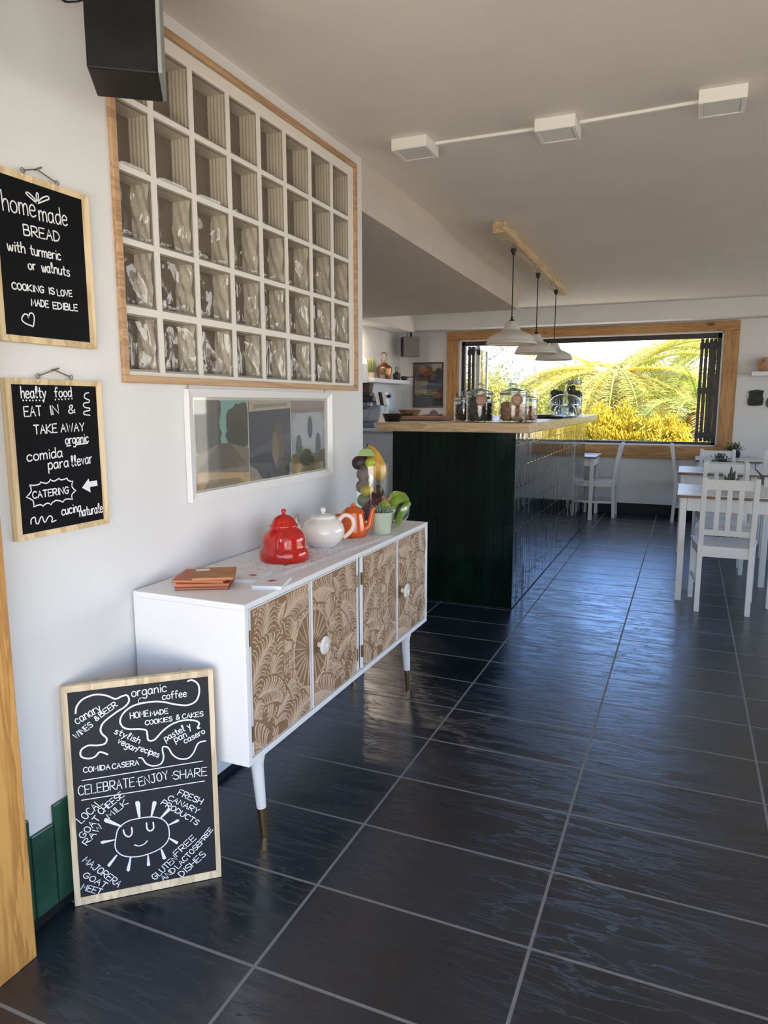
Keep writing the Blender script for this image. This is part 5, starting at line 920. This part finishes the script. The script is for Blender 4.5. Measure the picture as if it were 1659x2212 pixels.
# ================================================================== dining furniture
TOPW = M('whitewashed_tabletop', (.72,.71,.69), .30, var=.05, nscale=15, bmp=.06, bscale=40)
CHW = M('white_chair_paint', (.76,.75,.72), .4)
def table(label, x0, x1, y0, y1, rz=0, edge=True):
    t = thing('dining_table', label, 'table', ((x0+x1)/2, (y0+y1)/2, 0), 'white dining tables'); zt = .757; i = .022
    m = MB(); m.box(x0, x1, y0, y1, zt-.006, zt); m.build('tabletop', TOPW, t, bevel=.002); MB().box(x0+.001, x1-.001, y0+.001, y1-.001, zt-.024, zt-.0061).build('tabletop_edge', BROWNEDGE, t, bevel=.003, label='worn brown table edge')
    m = MB(); a, b, c, d = x0+i, x1-i, y0+i, y1-i
    m.box(a+.045, b-.045, c+.006, c+.024, zt-.115, zt-.0245); m.box(a+.045, b-.045, d-.024, d-.006, zt-.115, zt-.0245); m.box(a+.006, a+.024, c+.045, d-.045, zt-.115, zt-.0245); m.box(b-.024, b-.006, c+.045, d-.045, zt-.115, zt-.0245); m.build('apron', CHW, t, bevel=.001)
    for (lx, ly) in ((a, c), (b-.042, c), (a, d-.042), (b-.042, d-.042)): MB().box(lx, lx+.042, ly, ly+.042, 0, zt-.0245).build('leg', CHW, t, bevel=.002)
    return t
table('nearest white dining table on the right with a black planter, a chair tucked in front', -.040, .620, 5.27, 5.97)
table('second white dining table from the front at the right, behind two back-to-back chairs', -.057, .604, 7.00, 7.68)
table('white dining table under the right end of the window by the far wall', .100, .765, 8.62, 9.29)
table('white table at the right edge of the photo beside the second table', .628, 1.30, 7.05, 7.74)
table('white dining table under the window just beyond the far end of the bar', -1.64, -.975, 8.62, 9.29)
SCREW = M('screw_hole', (.03,.03,.03), .5)
def make_chair(label):
    t = thing('dining_chair', label, 'chair', (0,0,0), 'white slatted dining chairs'); w = .168; p = .032
    for s in (-1, 1):
        x = s*(w-p/2)
        m = MB(); q = lambda y, z: [(x-p/2, y-p*.55, z), (x+p/2, y-p*.55, z), (x+p/2, y+p*.55, z), (x-p/2, y+p*.55, z)]
        P = [q(-.015, 0), q(.0, .30), q(0, .46), q(-.035, .72), q(-.068, .906)]
        vs = [v for r_ in P for v in r_]; fs = [(3,2,1,0), (16,17,18,19)]+[(4*i+k, 4*i+(k+1) % 4, 4*i+4+(k+1) % 4, 4*i+4+k) for i in range(4) for k in range(4)]
        lg = m.add(vs, fs).build('leg', CHW, t, bevel=.002)
        h = MB(); 
        for z, y in ((.865, -.06), (.42, .0)): h.tube([(x+s*(p/2-.002), y, z), (x+s*(p/2+.0006), y, z)], .004, 8)
        h.build('screw', SCREW, lg)
        xf = s*.19; MB().hexa([(xf-.016,.345,0),(xf+.016,.345,0),(xf+.016,.377,0),(xf-.016,.377,0),(xf-.017,.343,.425),(xf+.017,.343,.425),(xf+.017,.379,.425),(xf-.017,.379,.425)]).build('leg', CHW, t, bevel=.002)
        MB().beam((x, .016, .185), (xf, .346, .185), .018, .026, side=(1,0,0)).build('stretcher', CHW, t, bevel=.001); MB().beam((x, .016, .40), (xf, .346, .40), .018, .05, side=(1,0,0)).build('apron', CHW, t, bevel=.001)
    MB().box(-.173, .173, .352, .37, .375, .425).build('apron', CHW, t, bevel=.001); MB().box(-w+p, w-p, -.010, .008, .375, .432).build('apron', CHW, t, bevel=.001)
    m = MB(); m.prism([(-.150,.020),(.150,.020),(.152,-.012),(.152,.02),(.215,.395),(-.215,.395),(-.152,.02),(-.152,-.012)] if False else [(-.151,-.006),(.151,-.006),(.170,.02),(.213,.388),(-.213,.388),(-.170,.02)], 'Z', .4255, .446); m.build('seat', CHW, t, bevel=.003)
    yz = lambda z: -.001-.140*max(0, z-.46)-.0*z
    def rail(name, z0, z1, xa, xb, th=.018): MB().hexa([(xa, yz(z0)-th/2, z0), (xb, yz(z0)-th/2, z0), (xb, yz(z0)+th/2, z0), (xa, yz(z0)+th/2, z0), (xa, yz(z1)-th/2, z1), (xb, yz(z1)-th/2, z1), (xb, yz(z1)+th/2, z1), (xa, yz(z1)+th/2, z1)]).build(name, CHW, t, bevel=.0015)
    rail('top_rail', .825, .893, -w+p, w-p); rail('lower_rail', .520, .560, -w+p, w-p)
    for k in (-1, 0, 1): rail('slat', .5601, .8249, k*.068-.015, k*.068+.015, .014)
    return t
ch0 = make_chair('x'); CHG = 'white slatted dining chairs'
def place_chair(x, y, rz, label, first=[True]):
    o = ch0 if first[0] else copy_tree(ch0); first[0] = False; o.location = (x, y, 0); o.rotation_euler = (0, 0, rz); o['label'] = label
place_chair(.274, 5.068, 0, 'nearest white slatted chair, its back to us, tucked under the nearest table'); place_chair(.305, 6.28, PI, 'white slatted chair on the far side of the nearest table, facing us'); place_chair(.310, 6.60, 0, 'white slatted chair before the second table, back to back with another chair')
place_chair(.300, 8.06, PI, 'white slatted chair behind the second table with a leafy planter, facing us'); place_chair(-.790, 9.08, PI/2, 'white slatted chair seen from the side at the window table near the bar, facing left'); place_chair(-.095, 9.02, -PI/2, 'white slatted chair seen from the side below the window, facing right')
place_chair(.900, 8.16, PI, 'white slatted chair at the right photo edge behind the side table'); place_chair(.93, 6.68, 0, 'white slatted chair mostly beyond the right photo edge in front of the side table')
# planters
def planter(label, x, y, z, s_, kind):
    t = thing('table_planter', label, 'potted plant', (x, y, z)); w, d, h = (.062*s_, .04*s_, .050*s_)
    MB().hexa([(x-w*.9,y-d*.9,z),(x+w*.9,y-d*.9,z),(x+w*.9,y+d*.9,z),(x-w*.9,y+d*.9,z),(x-w,y-d,z+h),(x+w,y-d,z+h),(x+w,y+d,z+h),(x-w,y+d,z+h)]).build('pot', BLACK, t, bevel=.003)
    MB().box(x-w*.93, x+w*.93, y-d*.93, y+d*.93, z+h, z+h+.004).build('soil', SOIL, t); rnd = random.Random(kind*5+1); m = MB()
    if kind == 0:
        for (a, hh, r) in ((-.03,.05,.012),(.0,.115,.013),(.018,.085,.012),(.04,.04,.011),(-.012,.06,.010)):
            m.col = (.07,.09,.05); p = Vector((x+a, y+rnd.uniform(-.01,.01), z+h)); m.tube([p, p+Vector((a*.1,0,hh*.4)), p+Vector((a*.3,.0,hh*.8)), p+Vector((a*.35,0,hh))], [r*.6, r, r*.6, .001], 8)
    else:
        for k in range(150):
            a = rnd.uniform(0, 6.28); el = rnd.uniform(.2, 1.5); L = rnd.uniform(.03, .095)*s_; p = Vector((x+rnd.uniform(-.7,.7)*w, y+rnd.uniform(-.7,.7)*d, z+h)); dr = Vector((math.cos(a)*math.cos(el), math.sin(a)*math.cos(el), math.sin(el))); q = p+dr*L; sd = dr.cross(Vector((0,0,1))).normalized()*.008*s_; g = rnd.uniform(.7,1.4); m.col = (.045*g,.075*g,.028*g)
            m.tube([p, q], [.001, .0007], 4); m.add([q-sd, q+dr*.010*s_, q+sd, q-dr*.012*s_], [(0,1,2,3)])
        if kind == 2:
            for k in range(14): p = Vector((x+rnd.uniform(-.8,.8)*w, y, z+h+.055+rnd.uniform(0,.05))); m.col = (.50,.48,.20); m.ball(tuple(p), .006, 6, 5)
    m.build('foliage', M('planter_leaf', (.1,.2,.1), .5, attr=True) if 'planter_leaf' not in bpy.data.materials else bpy.data.materials['planter_leaf'], t)
planter('black planter of pointed succulents on the nearest dining table', .308, 5.68, .7575, 1.15, 0); planter('dark planter with leafy sprigs on the second dining table', .30, 7.28, .7575, 1.1, 1); planter('planter with pale yellow flowers on the table by the far wall', .50, 9.15, .7575, 1.2, 2)
# far wall right of the window
t = thing('wall_shelf', 'white floating shelf on the far wall right of the window', 'shelf', (1.0, YF-.1, 1.684)); MB().box(.632, 1.40, YF-.20, YF-.001, 1.684, 1.733).build('plank', WHITE, t, bevel=.003)
t = thing('wooden_vessel', 'rounded light wooden bowl on the shelf right of the window', 'bowl', (.81, YF-.1, 1.734)); MB().lathe([(.08,0),(.115,.02),(.135,.07),(.13,.115),(.105,.148),(.085,.152),(.08,.146),(.10,.11),(.10,.04),(.0001,.02)], (.81, YF-.105, 1.734), 40, .95, .66, caps=False).build('bowl_body', wood('light_bowl_wood', (.50,.27,.15), (.60,.36,.22), 'X', .4, knots=False), t, smooth=50)
MB().tube([(.70,YF-.185,1.80),(.745,YF-.19,1.862)], [.004,.006], 8).build('carved_line', M('carved_dark', (.2,.09,.05), .5), t)
rnd = random.Random(12); bx, bz = .703, 1.437; out = []
for k in range(72):
    a = 2*PI*k/72; ca, sa = math.cos(a), math.sin(a); r = .082/max(abs(ca), abs(sa))**.75*(1+.03*rnd.uniform(-1,1)); top = 1.0 if sa < .2 else 1-.10*abs(math.cos(2.2*a)); r *= 1-.07*math.cos(a*2+.4)*(sa > 0)*.9; r *= .93 if abs(ca) > .8 and sa > .0 else 1.0; out.append((bx+r*ca, bz+r*sa*1.08))
tag(MB().prism(out, 'Y', YF-.022, YF-.001).build('stone_relief', M('dark_stone_relief', (.030,.036,.031), .8, var=.5, nscale=30, bmp=.6, bscale=50), bevel=.004), 'ragged-edged dark stone tile hung on the far wall right of the window', 'wall ornament')
tag(MB().lathe([(.07,0),(.075,.01),(.05,.02),(.0001,.022)], (0,0,0), 32).build('wall_plate', M('grey_wall_plate', (.10,.11,.12), .5), smooth=50, origin=(0,0,0)), 'round grey wall plate cut by the right photo edge beside the stone tile', 'wall ornament'); o = bpy.data.objects['wall_plate']; o.rotation_euler = (PI/2, 0, 0); o.location = (.885, YF-.001, 1.385)
# ================================================================== garden beyond the window
GROUND = M('sandy_ground', (.55,.46,.33), .9, var=.2, nscale=.6)
struct('ground', MB().box(-60, 60, 9.65, 130, -.6, -.12).box(-60, 60, -60, -.4, -.6, -.12).box(-60, -6, -.4, 9.65, -.6, -.12).box(5, 60, -.4, 9.65, -.6, -.12), GROUND, origin=(0, 20, -.12))
FROND = M('palm_frond', (.30,.34,.06), .5, attr=True, transl=.5); TRUNK = M('palm_trunk', (.46,.33,.25), .9, var=.35, nscale=5, bmp=.8, bscale=14); DRY = M('dry_frond_skirt', (.42,.24,.07), .9, attr=True, transl=.2)
def frond_mesh(seed, L, droop, col, leaf=.34, n=54):
    rnd = random.Random(seed); m = MB(); pts = []; p = Vector((0,0,0)); h = 0.0
    for k in range(n+1):
        pts.append(p.copy()); p = p+Vector((math.cos(h), 0, math.sin(h)))*L/n; h -= droop/n*(.4+1.2*k/n)
    m.col = tuple(c*1.25 for c in col); m.tube(pts[::3], [.030*(1-.85*i/(n/3)) for i in range(len(pts[::3]))], 5)
    for k in range(4, n):
        d = (pts[min(k+1, n)]-pts[k-1]).normalized(); up = Vector((-d.z, 0, d.x)); s_ = k/n; l = leaf*(.45+1.3*s_*(1-s_)*2.2)*(1.0 if s_ < .9 else .7)
        for sg in (-1, 1):
            g = rnd.uniform(.75, 1.25); m.col = tuple(c*g for c in col); dr = (d*.55+Vector((0,sg,0))*.9+up*rnd.uniform(.15, .55)).normalized(); q = pts[k]; w = d*.013
            a, b = q+dr*l*.5, q+dr*l+Vector((0,0,-l*.22)); m.add([q-w*.6, q+w*.6, a+w, a-w, b], [(0,1,2,3), (3,2,4)])
    return m
def palm(label, base, top, nf, L, cols, seed, trunk_r, el=(-.35, 1.25), extra=(), trunk_mat=None):
    rnd = random.Random(seed); t = thing('palm_tree', label, 'palm tree', base, 'palm trees in the garden'); b, q = Vector(base), Vector(top); n = 26; m = MB(); pts = [b.lerp(q, k/n) for k in range(n+1)]
    m.tube(pts, [trunk_r*(1.05+.12*(k % 2)-.15*k/n) for k in range(n+1)], 20); m.build('trunk', trunk_mat or TRUNK, t, smooth=60)
    m = MB()
    for k in range(150):
        a = rnd.uniform(0, 6.28); z = rnd.uniform(-.75, .1); d = Vector((math.cos(a), math.sin(a), 0)); p = q+d*trunk_r*.7+Vector((0,0,z*.9)); e = p+d*rnd.uniform(.10, .3)+Vector((0,0,rnd.uniform(-.5,.12))); g = rnd.uniform(.6, 1.3); m.col = (.50*g,.27*g,.055*g); w = Vector((-d.y, d.x, 0))*.028; m.add([p-w, p+w, e+w*.3, e-w*.3], [(0,1,2,3)])
    m.build('dry_skirt', DRY, t)
    protos = [frond_mesh(seed*10+i, L*(.85+.1*i), 1.0+.35*i, c, leaf=.30*L/3.2+.06).build('frond', FROND, None, origin=(0,0,0)) for i, c in enumerate(cols)]
    for k in range(nf+len(extra)):
        if k < nf: az = 2*PI*k*.382+rnd.uniform(-.2, .2); e = el[0]+(el[1]-el[0])*((k*.618) % 1); s_ = rnd.uniform(.85, 1.1)
        else: az, e, s_ = extra[k-nf]
        o = protos[k] if k < len(protos) else protos[k % len(protos)].copy()
        if k >= len(protos): COL.objects.link(o)
        o.parent = t; o.location = q-b+Vector((math.cos(az), math.sin(az), .2))*trunk_r*.5; o.rotation_euler = Euler((0, -e, az), 'XYZ'); o.scale = (s_,)*3
    return t
YG = [(.72,.58,.12), (.60,.52,.12), (.46,.45,.10)]; GG = [(.46,.46,.09), (.34,.39,.10), (.60,.52,.12)]
palm('broad palm with a thick pale trunk in the middle of the window view', (-2.15, 14.6, -.12), (-1.32, 14.5, 1.95), 36, 2.35, YG, 1, .46, (-.55, .75), ((2.9, .5, 1.0), (3.5, .15, 1.05), (-.3, .45, 1.0), (-.6, .1, 1.05)))
palm('low palm with arching fronds at the right side of the window view', (.30, 14.2, -.12), (.22, 14.2, 1.22), 30, 2.3, GG, 2, .27, (.05, 1.0), ((2.7, .8, .8), (-1.9, 1.0, .75), (2.3, .5, .9)))
palm('palm further back between the broad palm and the low palm', (-.55, 19.0, -.12), (-.55, 19.0, 2.1), 40, 3.2, GG, 3, .36, (-.4, .8))
palm('small distant feathery palm at the left of the window view', (-5.0, 27.0, -.12), (-5.0, 27.0, 1.75), 20, 1.6, [(.60,.56,.22), (.50,.52,.24)], 4, .16, (.0, 1.2))
palm('palm standing behind at the far right of the window view', (1.0, 16.5, -.12), (1.0, 16.5, 2.4), 40, 3.0, GG, 5, .33, (-.3, .85))
LEAF = M('shrub_leaf', (.45,.40,.05), .55, attr=True, transl=.4)
def shrub(label, c, r, n, col, seed, leaf=.055, droop=0, group='shrubs outside the window'):
    rnd = random.Random(seed); m = MB(); c = Vector(c); t = thing('garden_shrub', label, 'shrub', (c.x, c.y, -.12), group)
    for k in range(n):
        a, z = rnd.uniform(0, 6.28), rnd.uniform(-.6, 1); q = math.sqrt(max(0, 1-z*z)); rr = rnd.uniform(.55, 1.05)*(1+.18*math.sin(3*a+seed)+.12*math.sin(5*z*3+a*2)); p = c+Vector((r[0]*q*math.cos(a), r[1]*q*math.sin(a), r[2]*z))*rr
        d = Vector((rnd.uniform(-1,1), rnd.uniform(-1,1), rnd.uniform(-1,.6)-droop)).normalized(); s_ = d.cross(Vector((rnd.uniform(-1,1), rnd.uniform(-1,1), .3))).normalized(); L = leaf*rnd.uniform(.7,1.5)*(1+droop); w = leaf*.32; g = rnd.uniform(.6, 1.25); m.col = tuple(v*g for v in col)
        m.add([p, p+d*L*.5+s_*w, p+d*L, p+d*L*.5-s_*w], [(0,1,2,3)])
    m.build('foliage', LEAF, t); MB().tube([(c.x, c.y, -.12), (c.x, c.y, c.z)], [.05, .03], 8).build('stem', TRUNK, t); return t
shrub('drooping yellow-green shrub filling the lower window just right of the bar', (-1.22, 12.5, .78), (.60,.5,.56), 9000, (.62,.48,.035), 1, .042, .9)
shrub('rounded darker shrub behind the yellow drooping one', (-.78, 12.9, .62), (.42,.45,.55), 6500, (.36,.34,.05), 2, .04, .5)
shrub('bright yellow-green shrub in the middle of the lower window edge', (-.33, 12.1, .70), (.36,.4,.46), 7500, (.64,.50,.035), 3, .042, .9)
shrub('low olive shrub along the bottom of the window view', (-.9, 11.8, .35), (1.0,.35,.38), 6500, (.38,.36,.07), 4, .035, .2)
shrub('loose yellow bush at the left of the window view behind the cookie jars', (-4.7, 17.0, 1.15), (1.0,.8,1.05), 5200, (.50,.46,.12), 5, .085, .1)
shrub('grey-green bush left of the distant feathery palm', (-6.0, 24.0, 1.3), (1.3,.9,1.0), 3600, (.28,.34,.17), 6, .11, .1)
shrub('yellow bush below the distant feathery palm', (-4.0, 24.0, .75), (1.9,.9,1.0), 5200, (.50,.47,.11), 7, .10, .1)
shrub('leafy yellow hedge behind the tall glass jar on the bar', (-2.35, 16.5, 1.15), (.62,.6,1.0), 5200, (.44,.42,.08), 8, .07, .1)
shrub('pale yellow hedge closing the garden behind the palms', (.2, 23.0, 1.1), (3.2,.8,1.3), 6500, (.52,.50,.16), 9, .13, .1)
t = thing('slender_tree', 'slender tree with sparse grey-green leaves at the left of the window view', 'tree', (-5.6, 20.0, -.12)); m = MB(); m.tube(spline([(-5.6,20,-.12),(-5.5,20,1.5),(-5.65,20,2.6),(-5.5,20,3.8)], 6), [.09-.003*k for k in range(19)], 8); rnd = random.Random(4); f = MB()
for k in range(14):
    z = 1.6+.16*k; a = k*2.4; p = Vector((-5.57, 20, z)); e = p+Vector((math.cos(a)*1.2, math.sin(a)*.9, .55)); m.tube([p, e], [.022, .008], 5)
    for j in range(60): q = p.lerp(e, rnd.uniform(.3, 1.1))+Vector((rnd.gauss(0,.13), rnd.gauss(0,.13), rnd.gauss(0,.10))); d = Vector((rnd.uniform(-1,1), rnd.uniform(-1,1), rnd.uniform(-1,.5))).normalized(); s_ = d.cross(Vector((0,.3,1))).normalized(); f.col = (.22*rnd.uniform(.7,1.3), .29, .17); f.add([q, q+d*.06+s_*.025, q+d*.12, q+d*.06-s_*.025], [(0,1,2,3)])
m.build('trunk', TRUNK, t, smooth=60); f.build('foliage', LEAF, t)
t = thing('lamp_post', 'thin pale lamp post standing among the distant palms', 'lamp post', (-4.45, 22.4, -.12)); MB().tube([(-4.45,22.4,-.12),(-4.45,22.4,2.5)], [.055,.04], 10).build('post', M('pale_post', (.62,.58,.48), .6), t); MB().lathe([(.04,0),(.12,.05),(.10,.16),(.02,.19)], (-4.45,22.4,2.5), 16).build('lantern', PLASTIC, t, smooth=50)
tag(MB().box(-7.5, -3.6, 22.0, 22.15, -.12, 1.0).build('garden_wall', M('cream_garden_wall', (.70,.64,.52), .8)), 'low cream garden wall behind the jars beyond the window', 'wall')
